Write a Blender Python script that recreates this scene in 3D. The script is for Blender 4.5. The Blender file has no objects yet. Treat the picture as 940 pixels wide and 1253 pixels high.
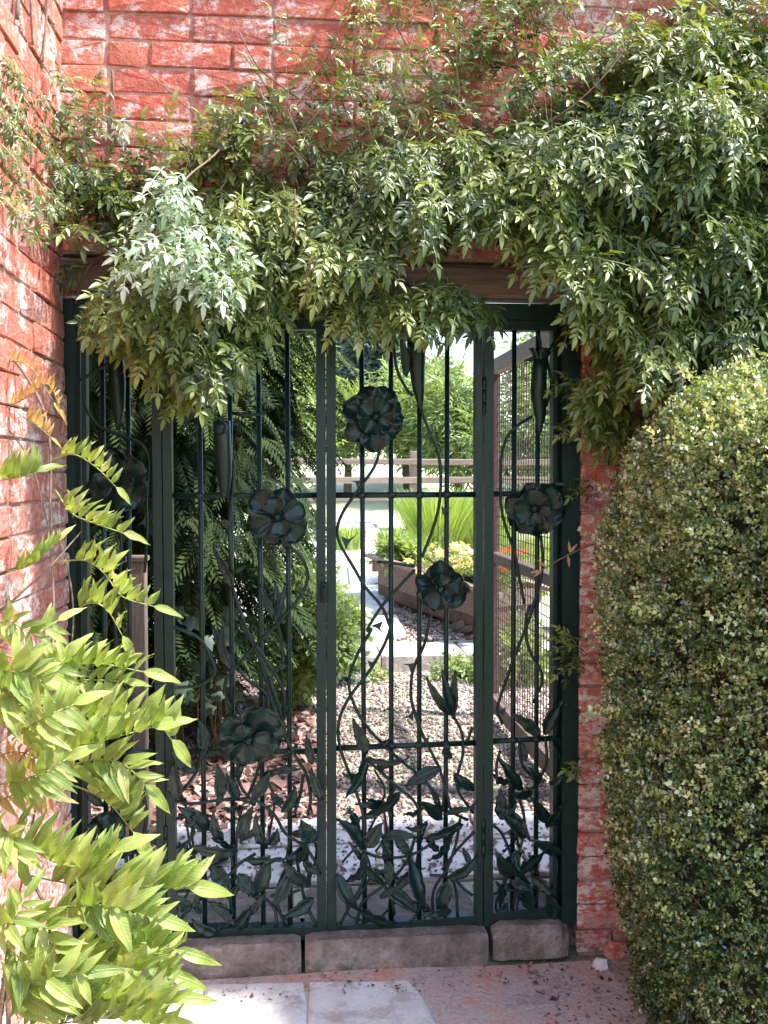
import bpy, math, random
import numpy as np
from mathutils import Vector, Matrix
random.seed(7); RNG = np.random.default_rng(7)
SC = bpy.context.scene; COL = SC.collection

# ---------------------------------------------------------------- camera, sky, sun, exposure
F_PX, CAM = 1230.0, Vector((0.0, -2.86, 1.43))
YAW, PITCH = math.radians(-5.5), math.radians(-2.2)
cam_data = bpy.data.cameras.new('camera'); cam = bpy.data.objects.new('camera', cam_data); COL.objects.link(cam)
cam_data.sensor_fit = 'VERTICAL'; cam_data.sensor_height = 24.0; cam_data.lens = 24.0*F_PX/1253.0
cam_data.clip_start = 0.05; cam_data.clip_end = 2000
cam.location = CAM; cam.rotation_euler = (math.radians(90)+PITCH, 0, YAW)
SC.camera = cam
SUN = Vector((0.52, -0.15, 0.84)).normalized()
elev = math.asin(SUN.z); azim = math.atan2(SUN.x, SUN.y)
world = bpy.data.worlds.new('World'); SC.world = world; world.use_nodes = True
wn = world.node_tree; bg = wn.nodes['Background']; sky = wn.nodes.new('ShaderNodeTexSky')
sky.sky_type = 'NISHITA'; sky.sun_disc = False; sky.sun_elevation = elev; sky.sun_rotation = azim
sky.air_density = 1.0; sky.dust_density = 1.2; sky.ozone_density = 1.0
wn.links.new(sky.outputs[0], bg.inputs[0]); bg.inputs[1].default_value = 0.15
sl = bpy.data.lights.new('sun', 'SUN'); sl.energy = 2.9; sl.angle = math.radians(3.5); sl.color = (1.0, 0.965, 0.90)
so = bpy.data.objects.new('sun', sl); COL.objects.link(so)
so.rotation_euler = (-SUN).to_track_quat('-Z', 'Y').to_euler(); so.location = (4, -3, 8)
SC.view_settings.view_transform = 'Standard'; SC.view_settings.look = 'None'
SC.view_settings.exposure = 1.85; SC.view_settings.gamma = 1.0
SC.render.engine = 'CYCLES'
SC.cycles.max_bounces = 8; SC.cycles.transparent_max_bounces = 8

# ---------------------------------------------------------------- measuring helpers: a sight line met with a real plane
RM = cam.rotation_euler.to_matrix()
def ray(px, py):
    return RM @ Vector(((px-470)/F_PX, -(py-626.5)/F_PX, -1.0))
def P(px, py, Y=0.0):
    d = ray(px, py); return CAM + d*((Y-CAM.y)/d.y)
def PZ(px, py, Z):
    d = ray(px, py); return CAM + d*((Z-CAM.z)/d.z)

# ---------------------------------------------------------------- object helpers
WL = {}
def wl(o): return WL.get(o.name, Vector((0, 0, 0))) if o else Vector((0, 0, 0))
def thing(name, label, cat, loc=(0, 0, 0), group=None):
    o = bpy.data.objects.new(name, None); COL.objects.link(o); o.location = loc; WL[o.name] = Vector(loc)
    o.empty_display_size = 0.1; o['label'] = label; o['category'] = cat
    if group: o['group'] = group
    return o
def tag(o, label=None, cat=None, group=None, kind=None):
    if label: o['label'] = label
    if cat: o['category'] = cat
    if group: o['group'] = group
    if kind: o['kind'] = kind
    return o
def mesh(name, v, f, mat, smooth=True, tone=None):
    m = bpy.data.meshes.new(name)
    v = np.asarray(v, dtype=np.float32).reshape(-1, 3)
    if isinstance(f, np.ndarray):
        n, k = f.shape
        m.vertices.add(len(v)); m.vertices.foreach_set('co', v.ravel())
        m.loops.add(n*k); m.loops.foreach_set('vertex_index', f.astype(np.int32).ravel())
        m.polygons.add(n); m.polygons.foreach_set('loop_start', np.arange(0, n*k, k, dtype=np.int32))
        m.update(calc_edges=True)
    else:
        m.from_pydata([tuple(map(float, p)) for p in v], [], f); m.update()
    if smooth: m.polygons.foreach_set('use_smooth', np.ones(len(m.polygons), dtype=bool))
    if tone is not None:
        a = m.attributes.new('tone', 'FLOAT', 'POINT')
        t = np.full(len(v), tone, dtype=np.float32) if np.isscalar(tone) else np.asarray(tone, dtype=np.float32)
        a.data.foreach_set('value', t)
    if mat: m.materials.append(mat)
    return m
def obj(name, v, f, mat, parent=None, smooth=False, tone=None, label=None, kind=None):
    v = np.asarray([tuple(p) for p in v] if not isinstance(v, np.ndarray) else v, dtype=np.float64)
    c = (v.min(0)+v.max(0))/2; c[2] = v[:, 2].min() if parent is None else c[2]
    m = mesh(name, v-c, f, mat, smooth, tone)
    o = bpy.data.objects.new(name, m); COL.objects.link(o)
    o.location = Vector(c)-wl(parent); WL[o.name] = Vector(c)
    if parent: o.parent = parent
    if label: o['label'] = label
    if kind: o['kind'] = kind
    return o
def inst(name, m, loc, parent=None, rot=None, sc=1.0):
    o = bpy.data.objects.new(name, m); COL.objects.link(o)
    o.location = Vector(loc)-wl(parent); WL[o.name] = Vector(loc)
    if rot is not None:
        o.rotation_mode = 'QUATERNION'; o.rotation_quaternion = rot
    o.scale = (sc, sc, sc) if not hasattr(sc, '__len__') else sc
    if parent: o.parent = parent
    return o

class MB:
    def __init__(s): s.v = []; s.f = []
    def add(s, v, f):
        n = len(s.v); s.v += [tuple(p) for p in v]; s.f += [tuple(i+n for i in q) for q in f]; return s
    def box(s, a, b, bev=0.0, jit=0.0, rnd=random):
        (x0, y0, z0), (x1, y1, z1) = a, b
        if bev <= 0:
            v = [(x, y, z) for z in (z0, z1) for y in (y0, y1) for x in (x0, x1)]
            s.add([tuple(c+rnd.uniform(-jit, jit) for c in p) for p in v], [(0, 2, 3, 1), (4, 5, 7, 6), (0, 1, 5, 4), (2, 6, 7, 3), (0, 4, 6, 2), (1, 3, 7, 5)]); return s
        v = []; idx = {}
        for i in (0, 1):
            for j in (0, 1):
                for k in (0, 1):
                    c = ((x0, x1)[i], (y0, y1)[j], (z0, z1)[k]); sg = (1-2*i, 1-2*j, 1-2*k)
                    for ax in range(3):
                        p = [c[q]+(bev*sg[q] if q != ax else 0)+rnd.uniform(-jit, jit) for q in range(3)]
                        idx[(i, j, k, ax)] = len(v); v.append(tuple(p))
        f = []
        I = idx
        f.append((I[0,0,0,0], I[0,0,1,0], I[0,1,1,0], I[0,1,0,0])); f.append((I[1,0,0,0], I[1,1,0,0], I[1,1,1,0], I[1,0,1,0]))
        f.append((I[0,0,0,1], I[1,0,0,1], I[1,0,1,1], I[0,0,1,1])); f.append((I[0,1,0,1], I[0,1,1,1], I[1,1,1,1], I[1,1,0,1]))
        f.append((I[0,0,0,2], I[0,1,0,2], I[1,1,0,2], I[1,0,0,2])); f.append((I[0,0,1,2], I[1,0,1,2], I[1,1,1,2], I[0,1,1,2]))
        for j in (0, 1):
            for k in (0, 1): f.append((I[0,j,k,1], I[0,j,k,2], I[1,j,k,2], I[1,j,k,1]))
            for i in (0, 1): f.append((I[i,j,0,0], I[i,j,0,1], I[i,j,1,1], I[i,j,1,0]))
        for i in (0, 1):
            for k in (0, 1): f.append((I[i,0,k,0], I[i,0,k,2], I[i,1,k,2], I[i,1,k,0]))
        for i in (0, 1):
            for j in (0, 1):
                for k in (0, 1): f.append((I[i,j,k,0], I[i,j,k,1], I[i,j,k,2]))
        s.add(v, f); return s
    def beam(s, a, b, w, h, up=(0, 0, 1)):
        a = Vector(a); b = Vector(b); d = (b-a).normalized(); r = d.cross(Vector(up)).normalized(); u = r.cross(d)
        v = [p+r*sx*w/2+u*sz*h/2 for p in (a, b) for sx, sz in ((-1, -1), (1, -1), (1, 1), (-1, 1))]
        s.add(v, [(0, 1, 2, 3), (7, 6, 5, 4), (0, 4, 5, 1), (1, 5, 6, 2), (2, 6, 7, 3), (3, 7, 4, 0)]); return s
    def tube(s, pts, r, n=6, taper=None):
        pts = [Vector(p) for p in pts]; m = len(pts)
        rr = [r(i/(m-1)) if callable(r) else r for i in range(m)]
        ref = Vector((0, 1, 0.01)); v = []
        for i, p in enumerate(pts):
            t = (pts[min(i+1, m-1)]-pts[max(i-1, 0)]).normalized()
            a = t.cross(ref)
            if a.length < 1e-3: a = t.cross(Vector((1, 0, 0)))
            a.normalize(); b = t.cross(a)
            for k in range(n):
                w = 2*math.pi*k/n; v.append(p+(a*math.cos(w)+b*math.sin(w))*rr[i])
        f = [(i*n+k, i*n+(k+1) % n, (i+1)*n+(k+1) % n, (i+1)*n+k) for i in range(m-1) for k in range(n)]
        f += [tuple(range(n-1, -1, -1)), tuple((m-1)*n+k for k in range(n))]
        s.add(v, f); return s
    def build(s, name, mat, parent=None, **kw): return obj(name, s.v, s.f, mat, parent, **kw)
def spline(pts, k=5):
    pts = [Vector(p) for p in pts]
    if len(pts) < 3: return [pts[0].lerp(pts[-1], i/k) for i in range(k+1)]
    q = [pts[0]*2-pts[1]]+pts+[pts[-1]*2-pts[-2]]; out = []
    for i in range(1, len(q)-2):
        for j in range(k):
            t = j/k; a, b, c, d = q[i-1], q[i], q[i+1], q[i+2]
            out.append(0.5*((2*b)+(c-a)*t+(2*a-5*b+4*c-d)*t*t+(3*b-a-3*c+d)*t**3))
    out.append(pts[-1]); return out
def scatter(bases, R, T, S, tones):
    """bases: list of (verts Nx3, quads Mx4, tonebias); copies them all into one vertex/face array"""
    V = []; Fs = []; A = []; off = 0; n = len(T); pick = RNG.integers(0, len(bases), n)
    for bi, (bv, bf) in enumerate(bases):
        m = np.where(pick == bi)[0]
        if len(m) == 0: continue
        v = np.einsum('nij,kj->nki', R[m], bv)*S[m][:, None, None]+T[m][:, None, :]
        k = len(bv); f = bf[None]+(np.arange(len(m))*k)[:, None, None]+off
        V.append(v.reshape(-1, 3)); Fs.append(f.reshape(-1, bf.shape[1])); A.append(np.repeat(tones[m], k)); off += len(m)*k
    return np.concatenate(V), np.concatenate(Fs), np.concatenate(A)
def frames(D, U):
    """rotation matrices whose local y goes along D and local z is near U"""
    D = D/np.linalg.norm(D, axis=1, keepdims=True)
    X = np.cross(D, U); X /= np.linalg.norm(X, axis=1, keepdims=True)+1e-9
    Z = np.cross(X, D); return np.stack([X, D, Z], axis=2)

# ---------------------------------------------------------------- materials
def newmat(name):
    m = bpy.data.materials.new(name); m.use_nodes = True; nt = m.node_tree
    return m, nt, nt.nodes['Principled BSDF'], nt.nodes['Material Output']
def nd(nt, t, **kw):
    n = nt.nodes.new(t)
    for k, v in kw.items(): setattr(n, k, v)
    return n
def noise(nt, scale, detail=6, rough=0.6, coord='Position', vec=None):
    n = nd(nt, 'ShaderNodeTexNoise'); n.inputs['Scale'].default_value = scale; n.inputs['Detail'].default_value = detail; n.inputs['Roughness'].default_value = rough
    if vec is None:
        if coord == 'Position': g = nd(nt, 'ShaderNodeNewGeometry'); vec = g.outputs['Position']
        else: g = nd(nt, 'ShaderNodeTexCoord'); vec = g.outputs[coord]
    nt.links.new(vec, n.inputs['Vector']); return n
def ramp(nt, src, stops, interp='LINEAR'):
    r = nd(nt, 'ShaderNodeValToRGB'); r.color_ramp.interpolation = interp; e = r.color_ramp.elements
    while len(e) > 1: e.remove(e[-1])
    for i, (p, c) in enumerate(stops):
        q = e[0] if i == 0 else e.new(p)
        q.position = p; q.color = (c, c, c, 1) if not hasattr(c, '__len__') else (*c, 1)
    nt.links.new(src, r.inputs[0]); return r
def mix(nt, fac, a, b, mode='MIX'):
    m = nd(nt, 'ShaderNodeMix', data_type='RGBA', blend_type=mode)
    for s, i in ((fac, 0), (a, 6), (b, 7)):
        if isinstance(s, (int, float)): m.inputs[i].default_value = s
        elif isinstance(s, tuple): m.inputs[i].default_value = (*s, 1)
        else: nt.links.new(s, m.inputs[i])
    return m.outputs[2]
def bump(nt, bsdf, h, strength=0.5, dist=0.01, prev=None):
    b = nd(nt, 'ShaderNodeBump'); b.inputs['Strength'].default_value = strength; b.inputs['Distance'].default_value = dist
    nt.links.new(h, b.inputs['Height'])
    if prev: nt.links.new(prev, b.inputs['Normal'])
    if bsdf: nt.links.new(b.outputs[0], bsdf.inputs['Normal'])
    return b.outputs[0]

def brick_mat(name, attr=False):
    m, nt, b, o = newmat(name)
    if attr: r = nd(nt, 'ShaderNodeAttribute', attribute_name='tone').outputs['Fac']
    else: r = nd(nt, 'ShaderNodeObjectInfo').outputs['Random']
    base = ramp(nt, r, [(0, (0.56, 0.115, 0.07)), (0.25, (0.64, 0.17, 0.11)), (0.5, (0.52, 0.135, 0.10)), (0.72, (0.66, 0.23, 0.14)), (0.9, (0.42, 0.12, 0.095)), (1, (0.23, 0.11, 0.11))])
    n1 = noise(nt, 14, 8, 0.7); c = mix(nt, ramp(nt, n1.outputs[0], [(0.35, 0.0), (0.7, 0.5)]).outputs[0], base.outputs[0], (0.42, 0.09, 0.06))
    n2 = noise(nt, 45, 6, 0.75)
    c = mix(nt, ramp(nt, n2.outputs[0], [(0.50, 0.0), (0.62, 0.6)]).outputs[0], c, (0.76, 0.31, 0.20))
    n3 = noise(nt, 5, 10, 0.80)      # lime bloom in irregular patches, denser on the low courses
    w = ramp(nt, n3.outputs[0], [(0.49, 0.0), (0.545, 0.75), (0.66, 0.95)])
    g5 = nd(nt, 'ShaderNodeNewGeometry'); mp5 = nd(nt, 'ShaderNodeMapping'); mp5.inputs['Scale'].default_value = (26, 26, 48); mp5.inputs['Rotation'].default_value = (0.3, 0.3, 0); nt.links.new(g5.outputs['Position'], mp5.inputs[0])
    n5 = noise(nt, 1, 8, 0.75, vec=mp5.outputs[0]); sp5 = nd(nt, 'ShaderNodeSeparateXYZ'); nt.links.new(g5.outputs['Position'], sp5.inputs[0]); damp = nd(nt, 'ShaderNodeMapRange'); damp.inputs[1].default_value = 2.0; damp.inputs[2].default_value = 0.6; damp.inputs[3].default_value = 0.0; damp.inputs[4].default_value = 0.42; nt.links.new(sp5.outputs[2], damp.inputs[0])
    wa = nd(nt, 'ShaderNodeMath', operation='ADD', use_clamp=True); nt.links.new(w.outputs[0], wa.inputs[0]); nt.links.new(damp.outputs[0], wa.inputs[1])
    wm = nd(nt, 'ShaderNodeMath', operation='MULTIPLY'); nt.links.new(wa.outputs[0], wm.inputs[0]); nt.links.new(ramp(nt, n5.outputs[0], [(0.45, 0.0), (0.53, 1.0)]).outputs[0], wm.inputs[1])
    c = mix(nt, wm.outputs[0], c, (0.80, 0.70, 0.66))
    n4 = noise(nt, 70, 4, 0.7)
    c = mix(nt, ramp(nt, n4.outputs[0], [(0.60, 0.0), (0.68, 0.65)]).outputs[0], c, (0.16, 0.07, 0.06))
    nt.links.new(c, b.inputs['Base Color']); b.inputs['Roughness'].default_value = 0.9
    p = bump(nt, None, n1.outputs[0], 0.9, 0.02); p = bump(nt, None, n2.outputs[0], 0.7, 0.008, p); bump(nt, b, noise(nt, 160, 3).outputs[0], 0.6, 0.003, p)
    return m
def rocky(name, cols, scale=8, rough=0.9, bs=0.6, spots=None, fine=80, dist=0.01, objrand=0.0):
    m, nt, b, o = newmat(name); n1 = noise(nt, scale, 8, 0.65); k = len(cols)
    c = ramp(nt, n1.outputs[0], [(0.3+0.4*i/(k-1), cols[i]) for i in range(k)]).outputs[0]
    n2 = noise(nt, fine, 5, 0.7)
    c = mix(nt, 0.65, c, ramp(nt, n2.outputs[0], [(0.3, 0.35), (0.7, 0.75)]).outputs[0], 'OVERLAY')
    if spots:
        n3 = noise(nt, spots[1], 6, 0.7); c = mix(nt, ramp(nt, n3.outputs[0], [(spots[2], 0.0), (spots[2]+0.08, spots[3])]).outputs[0], c, spots[0])
    if objrand:
        oi = nd(nt, 'ShaderNodeObjectInfo'); c = mix(nt, objrand, c, ramp(nt, oi.outputs['Random'], [(0, 0.25), (1, 0.8)]).outputs[0], 'OVERLAY')
    nt.links.new(c, b.inputs['Base Color']); b.inputs['Roughness'].default_value = rough
    p = bump(nt, None, n1.outputs[0], bs, dist*2); bump(nt, b, n2.outputs[0], bs, dist*0.5, p); return m
def leaf_mat(name, cols, rough=0.4, trans=0.35, tcol=None, vary=0.25, spec=0.5, nscale=30, gloss=0.0, veins=False):
    m, nt, b, o = newmat(name)
    r = nd(nt, 'ShaderNodeAttribute', attribute_name='tone').outputs['Fac']; k = len(cols)
    c = ramp(nt, r, [(i/(k-1), cols[i]) for i in range(k)]).outputs[0]
    n = noise(nt, nscale, 3, 0.6); c = mix(nt, vary, c, ramp(nt, n.outputs[0], [(0.3, 0.2), (0.7, 0.8)]).outputs[0], 'OVERLAY')
    if veins:      # side veins and midrib in the leaf's own coordinates (unit long leaflet)
        tc = nd(nt, 'ShaderNodeTexCoord'); sx = nd(nt, 'ShaderNodeSeparateXYZ'); nt.links.new(tc.outputs['Object'], sx.inputs[0])
        def mt(op, a, b2):
            q = nd(nt, 'ShaderNodeMath', operation=op)
            for i_, s_ in enumerate((a, b2)):
                if s_ is None: continue
                if isinstance(s_, (int, float)): q.inputs[i_].default_value = s_
                else: nt.links.new(s_, q.inputs[i_])
            return q.outputs[0]
        ax_ = mt('ABSOLUTE', sx.outputs[0], None); vv_ = mt('SINE', mt('MULTIPLY', mt('SUBTRACT', sx.outputs[1], mt('MULTIPLY', ax_, 1.3)), 75.0), None)
        line = ramp(nt, vv_, [(0.80, 0.0), (0.97, 1.0)]).outputs[0]; rib = ramp(nt, ax_, [(0.004, 1.0), (0.014, 0.0)]).outputs[0]; both_ = mt('MAXIMUM', line, rib)
        c = mix(nt, mt('MULTIPLY', both_, 0.30), c, (0.62, 0.66, 0.36)); bl = noise(nt, 55, 5, 0.7)
        c = mix(nt, ramp(nt, bl.outputs[0], [(0.66, 0.0), (0.72, 0.6)]).outputs[0], c, (0.34, 0.26, 0.08))
        bump(nt, b, both_, 0.5, 0.002)
    nt.links.new(c, b.inputs['Base Color']); b.inputs['Roughness'].default_value = rough; b.inputs['Specular IOR Level'].default_value = spec
    if gloss: b.inputs['Coat Weight'].default_value = gloss; b.inputs['Coat Roughness'].default_value = 0.3
    if trans:
        t = nd(nt, 'ShaderNodeBsdfTranslucent'); tc = mix(nt, 1.0, c, tcol or (1.6, 1.5, 0.6), 'MULTIPLY'); nt.links.new(tc, t.inputs[0])
        ms = nd(nt, 'ShaderNodeMixShader'); ms.inputs[0].default_value = trans
        nt.links.new(b.outputs[0], ms.inputs[1]); nt.links.new(t.outputs[0], ms.inputs[2]); nt.links.new(ms.outputs[0], o.inputs[0])
    return m
def wood_mat(name, a, c2, rough=0.8, vert=True):
    m, nt, b, o = newmat(name); tc = nd(nt, 'ShaderNodeTexCoord'); mp = nd(nt, 'ShaderNodeMapping')
    mp.inputs['Scale'].default_value = (30, 30, 2) if vert else (2, 30, 30)
    nt.links.new(tc.outputs['Object'], mp.inputs[0]); n = noise(nt, 2, 8, 0.7, vec=mp.outputs[0])
    c = ramp(nt, n.outputs[0], [(0.3, a), (0.7, c2)]).outputs[0]
    oi = nd(nt, 'ShaderNodeObjectInfo'); c = mix(nt, 0.4, c, ramp(nt, oi.outputs['Random'], [(0, 0.3), (1, 0.7)]).outputs[0], 'OVERLAY')
    nt.links.new(c, b.inputs['Base Color']); b.inputs['Roughness'].default_value = rough; bump(nt, b, n.outputs[0], 0.6, 0.004); return m

M = {}
M['brick'] = brick_mat('old_red_brick'); M['brick_far'] = brick_mat('old_red_brick_joined', True)
M['mortar'] = rocky('lime_mortar', [(0.30, 0.14, 0.11), (0.48, 0.32, 0.27), (0.74, 0.64, 0.57)], 9, 0.95, 0.8, spots=((0.40, 0.12, 0.08), 9, 0.5, 0.6))
def iron():
    m, nt, b, o = newmat('dark_green_painted_iron'); n = noise(nt, 35, 5, 0.6)
    c = ramp(nt, n.outputs[0], [(0.3, (0.004, 0.018, 0.014)), (0.7, (0.008, 0.028, 0.022))]).outputs[0]
    g = noise(nt, 9, 8, 0.75); c = mix(nt, ramp(nt, g.outputs[0], [(0.60, 0.0), (0.74, 0.3)]).outputs[0], c, (0.04, 0.06, 0.05))
    nt.links.new(c, b.inputs['Base Color']); nt.links.new(ramp(nt, n.outputs[0], [(0.3, 0.34), (0.7, 0.5)]).outputs[0], b.inputs['Roughness'])
    b.inputs['Coat Weight'].default_value = 0.0; b.inputs['Specular IOR Level'].default_value = 0.38; b.inputs['Coat Roughness'].default_value = 0.2
    bump(nt, b, noise(nt, 70, 3).outputs[0], 0.25, 0.002); return m
M['iron'] = iron()
def ironleaf():
    m = M['iron'].copy(); m.name = 'dark_green_beaten_iron'; nt = m.node_tree; b = nt.nodes['Principled BSDF']
    bump(nt, b, noise(nt, 60, 3).outputs[0], 0.5, 0.005); b.inputs['Coat Weight'].default_value = 0.3; b.inputs['Coat Roughness'].default_value = 0.12; b.inputs['Specular IOR Level'].default_value = 0.25; return m
M['beaten'] = ironleaf()
M['timber'] = wood_mat('weathered_beam', (0.10, 0.05, 0.045), (0.30, 0.19, 0.16), 0.85, False)
M['board'] = wood_mat('dark_fence_board', (0.05, 0.035, 0.028), (0.13, 0.09, 0.07))
M['greywood'] = wood_mat('grey_brown_wood', (0.16, 0.11, 0.085), (0.36, 0.27, 0.22), 0.85, False)
M['greypost'] = wood_mat('grey_brown_post', (0.16, 0.11, 0.085), (0.36, 0.27, 0.22), 0.85, True)
M['doorwood'] = wood_mat('dark_mesh_gate_wood', (0.08, 0.05, 0.045), (0.20, 0.14, 0.12))
M['barrow'] = wood_mat('brown_barrow_wood', (0.09, 0.055, 0.045), (0.24, 0.16, 0.13), 0.85, False)
M['wire'] = rocky('rusty_wire', [(0.06, 0.04, 0.035), (0.12, 0.09, 0.08)], 30, 0.6)
M['step'] = rocky('worn_step_stone', [(0.13, 0.10, 0.085), (0.25, 0.20, 0.17), (0.40, 0.35, 0.32)], 11, 0.9, 1.0, spots=((0.12, 0.12, 0.07), 17, 0.54, 0.6), dist=0.014)
M['slab'] = rocky('pale_paving_stone', [(0.48, 0.45, 0.43), (0.70, 0.69, 0.67), (0.80, 0.79, 0.78)], 6, 0.85, 0.5, spots=((0.40, 0.31, 0.26), 9, 0.53, 0.6), dist=0.008, objrand=0.15)
M['kerb'] = rocky('kerb_stone', [(0.34, 0.29, 0.28), (0.50, 0.45, 0.43)], 8, 0.9, 0.5)
M['lane'] = rocky('trodden_grass_and_grit', [(0.10, 0.14, 0.06), (0.20, 0.22, 0.13), (0.34, 0.33, 0.28)], 1.5, 1.0, 0.6, dist=0.02)
M['soil'] = rocky('soil', [(0.10, 0.06, 0.045), (0.20, 0.12, 0.09), (0.30, 0.20, 0.16)], 5, 1.0, 1.0, dist=0.03)
M['terrain'] = rocky('garden_lawn', [(0.34, 0.38, 0.20), (0.52, 0.53, 0.36), (0.62, 0.60, 0.48)], 1.2, 1.0, 0.8, dist=0.03)
M['reddirt'] = rocky('red_brick_dust', [(0.36, 0.28, 0.25), (0.55, 0.45, 0.41), (0.66, 0.30, 0.20)], 5, 1.0, 0.8, spots=((0.16, 0.09, 0.06), 22, 0.64, 0.6))
M['pebble'] = leaf_mat('gravel', [(0.12, 0.08, 0.075), (0.28, 0.19, 0.18), (0.42, 0.32, 0.30), (0.60, 0.52, 0.50)], 0.8, 0, vary=0.4)
M['litter'] = leaf_mat('dead_leaf', [(0.08, 0.04, 0.04), (0.20, 0.10, 0.09), (0.34, 0.20, 0.18), (0.50, 0.38, 0.34)], 0.7, 0.1)
M['stem'] = rocky('vine_stem', [(0.10, 0.06, 0.045), (0.26, 0.18, 0.13)], 25, 0.8, 0.4)
M['greenstem'] = rocky('green_shoot', [(0.20, 0.25, 0.07), (0.34, 0.38, 0.13)], 20, 0.6, 0.2)
M['bark'] = rocky('bark', [(0.06, 0.045, 0.035), (0.17, 0.13, 0.10)], 18, 0.95, 1.0)
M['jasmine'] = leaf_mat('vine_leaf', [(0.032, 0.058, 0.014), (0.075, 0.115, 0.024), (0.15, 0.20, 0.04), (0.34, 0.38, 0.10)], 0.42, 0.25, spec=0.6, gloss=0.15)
M['jasmine_glare'] = leaf_mat('vine_leaf_painted_glare', [(0.12, 0.20, 0.08), (0.32, 0.44, 0.29), (0.60, 0.68, 0.58)], 0.3, 0.25, spec=0.6)  # same vine leaf, lightened so the colour carries the sun glare
M['wisteria'] = leaf_mat('bright_leaflet', [(0.14, 0.22, 0.035), (0.25, 0.34, 0.06), (0.37, 0.43, 0.11), (0.56, 0.56, 0.28)], 0.42, 0.38, tcol=(1.3, 1.35, 0.6), vary=0.35, nscale=22, veins=True)
M['young'] = leaf_mat('young_bronze_leaflet', [(0.50, 0.34, 0.12), (0.60, 0.32, 0.18), (0.55, 0.50, 0.16)], 0.45, 0.4, tcol=(1.2, 1.1, 0.7))
M['hedge'] = leaf_mat('hedge_leaf', [(0.03, 0.07, 0.028), (0.11, 0.18, 0.065), (0.28, 0.36, 0.12), (0.60, 0.63, 0.26), (0.78, 0.82, 0.64)], 0.22, 0.2, spec=1.0, gloss=0.5, vary=0.4)  # palest stops give pale tips and sky glints painted as leaf colour
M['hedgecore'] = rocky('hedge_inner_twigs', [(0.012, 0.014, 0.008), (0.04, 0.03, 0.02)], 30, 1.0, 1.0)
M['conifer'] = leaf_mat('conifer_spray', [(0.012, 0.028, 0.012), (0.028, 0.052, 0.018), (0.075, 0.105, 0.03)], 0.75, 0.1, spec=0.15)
M['ivy'] = leaf_mat('ivy_leaf', [(0.035, 0.065, 0.04), (0.08, 0.12, 0.08)], 0.55, 0.15)
M['bush'] = leaf_mat('bush_leaf', [(0.14, 0.21, 0.07), (0.26, 0.35, 0.13), (0.42, 0.50, 0.22)], 0.45, 0.35)
M['fartree'] = leaf_mat('far_tree_leaf', [(0.14, 0.20, 0.10), (0.22, 0.29, 0.15), (0.34, 0.40, 0.24)], 0.5, 0.3)
M['bluetree'] = leaf_mat('blue_green_leaf', [(0.06, 0.10, 0.09), (0.12, 0.17, 0.16)], 0.5, 0.2)
M['grass'] = leaf_mat('grass_blade', [(0.20, 0.32, 0.06), (0.34, 0.46, 0.11), (0.52, 0.58, 0.22)], 0.5, 0.4)
M['yellow'] = leaf_mat('yellow_petal', [(0.80, 0.55, 0.14), (0.85, 0.75, 0.38)], 0.5, 0.3)
M['red'] = leaf_mat('red_petal', [(0.60, 0.04, 0.02), (0.75, 0.12, 0.04)], 0.5, 0.3)
M['blackpot'] = rocky('black_plastic', [(0.015, 0.015, 0.017), (0.03, 0.03, 0.033)], 10, 0.5)

# ================================================================ ground and terrain
def ground_z(x, y):
    d = y+2.86
    if d < 7.05: z = 0.095
    elif d < 22: z = 0.2+0.155*(d-7.1)
    else: z = 2.51+0.03*(d-22)
    return z+0.02*math.sin(x*2.1+y)*min(1, max(0, (d-7.3)))
V_, F_ = [], []
xs = [-400, -120, -40, -15, -8]+[-5+0.5*i for i in range(25)]+[10, 16, 40, 120, 400]
ys = [0.12+0.3*i for i in range(16)]+[4.19, 4.26]+[4.6+0.6*i for i in range(40)]+[34, 45, 70, 120, 300, 800]
for y in ys:
    for x in xs: V_.append((x, y, ground_z(x, y)))
nx = len(xs)
for j in range(len(ys)-1):
    for i in range(nx-1): a = j*nx+i; F_.append((a, a+1, a+nx+1, a+nx))
tag(obj('garden_ground', V_, F_, M['terrain'], smooth=True), kind='structure')
fx = [-400, -100, -30, -10]+[-4+0.5*i for i in range(17)]+[6, 15, 60, 400]; fy = [-800, -200, -50, -15]+[-8+0.5*i for i in range(17)]+[0.12]
V_ = [(x, y, 0.006*math.sin(5*x)*math.cos(4*y)) for y in fy for x in fx]; nx = len(fx)
F_ = [(j*nx+i, j*nx+i+1, (j+1)*nx+i+1, (j+1)*nx+i) for j in range(len(fy)-1) for i in range(nx-1)]
tag(obj('lane_ground', V_, F_, M['lane'], smooth=True), kind='structure')
pg_ = [(x, y+.02*math.sin(9*x)*(y < -.2), 0.011+0.004*math.sin(7*x)*math.cos(6*y)) for y in [-1.0+.05*i for i in range(20)] for x in [-.62+.06*i for i in range(34)]]
tag(obj('red_dirt', pg_, [(j*34+i, j*34+i+1, (j+1)*34+i+1, (j+1)*34+i) for j in range(19) for i in range(33)], M['reddirt'], smooth=True), kind='structure')

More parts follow.
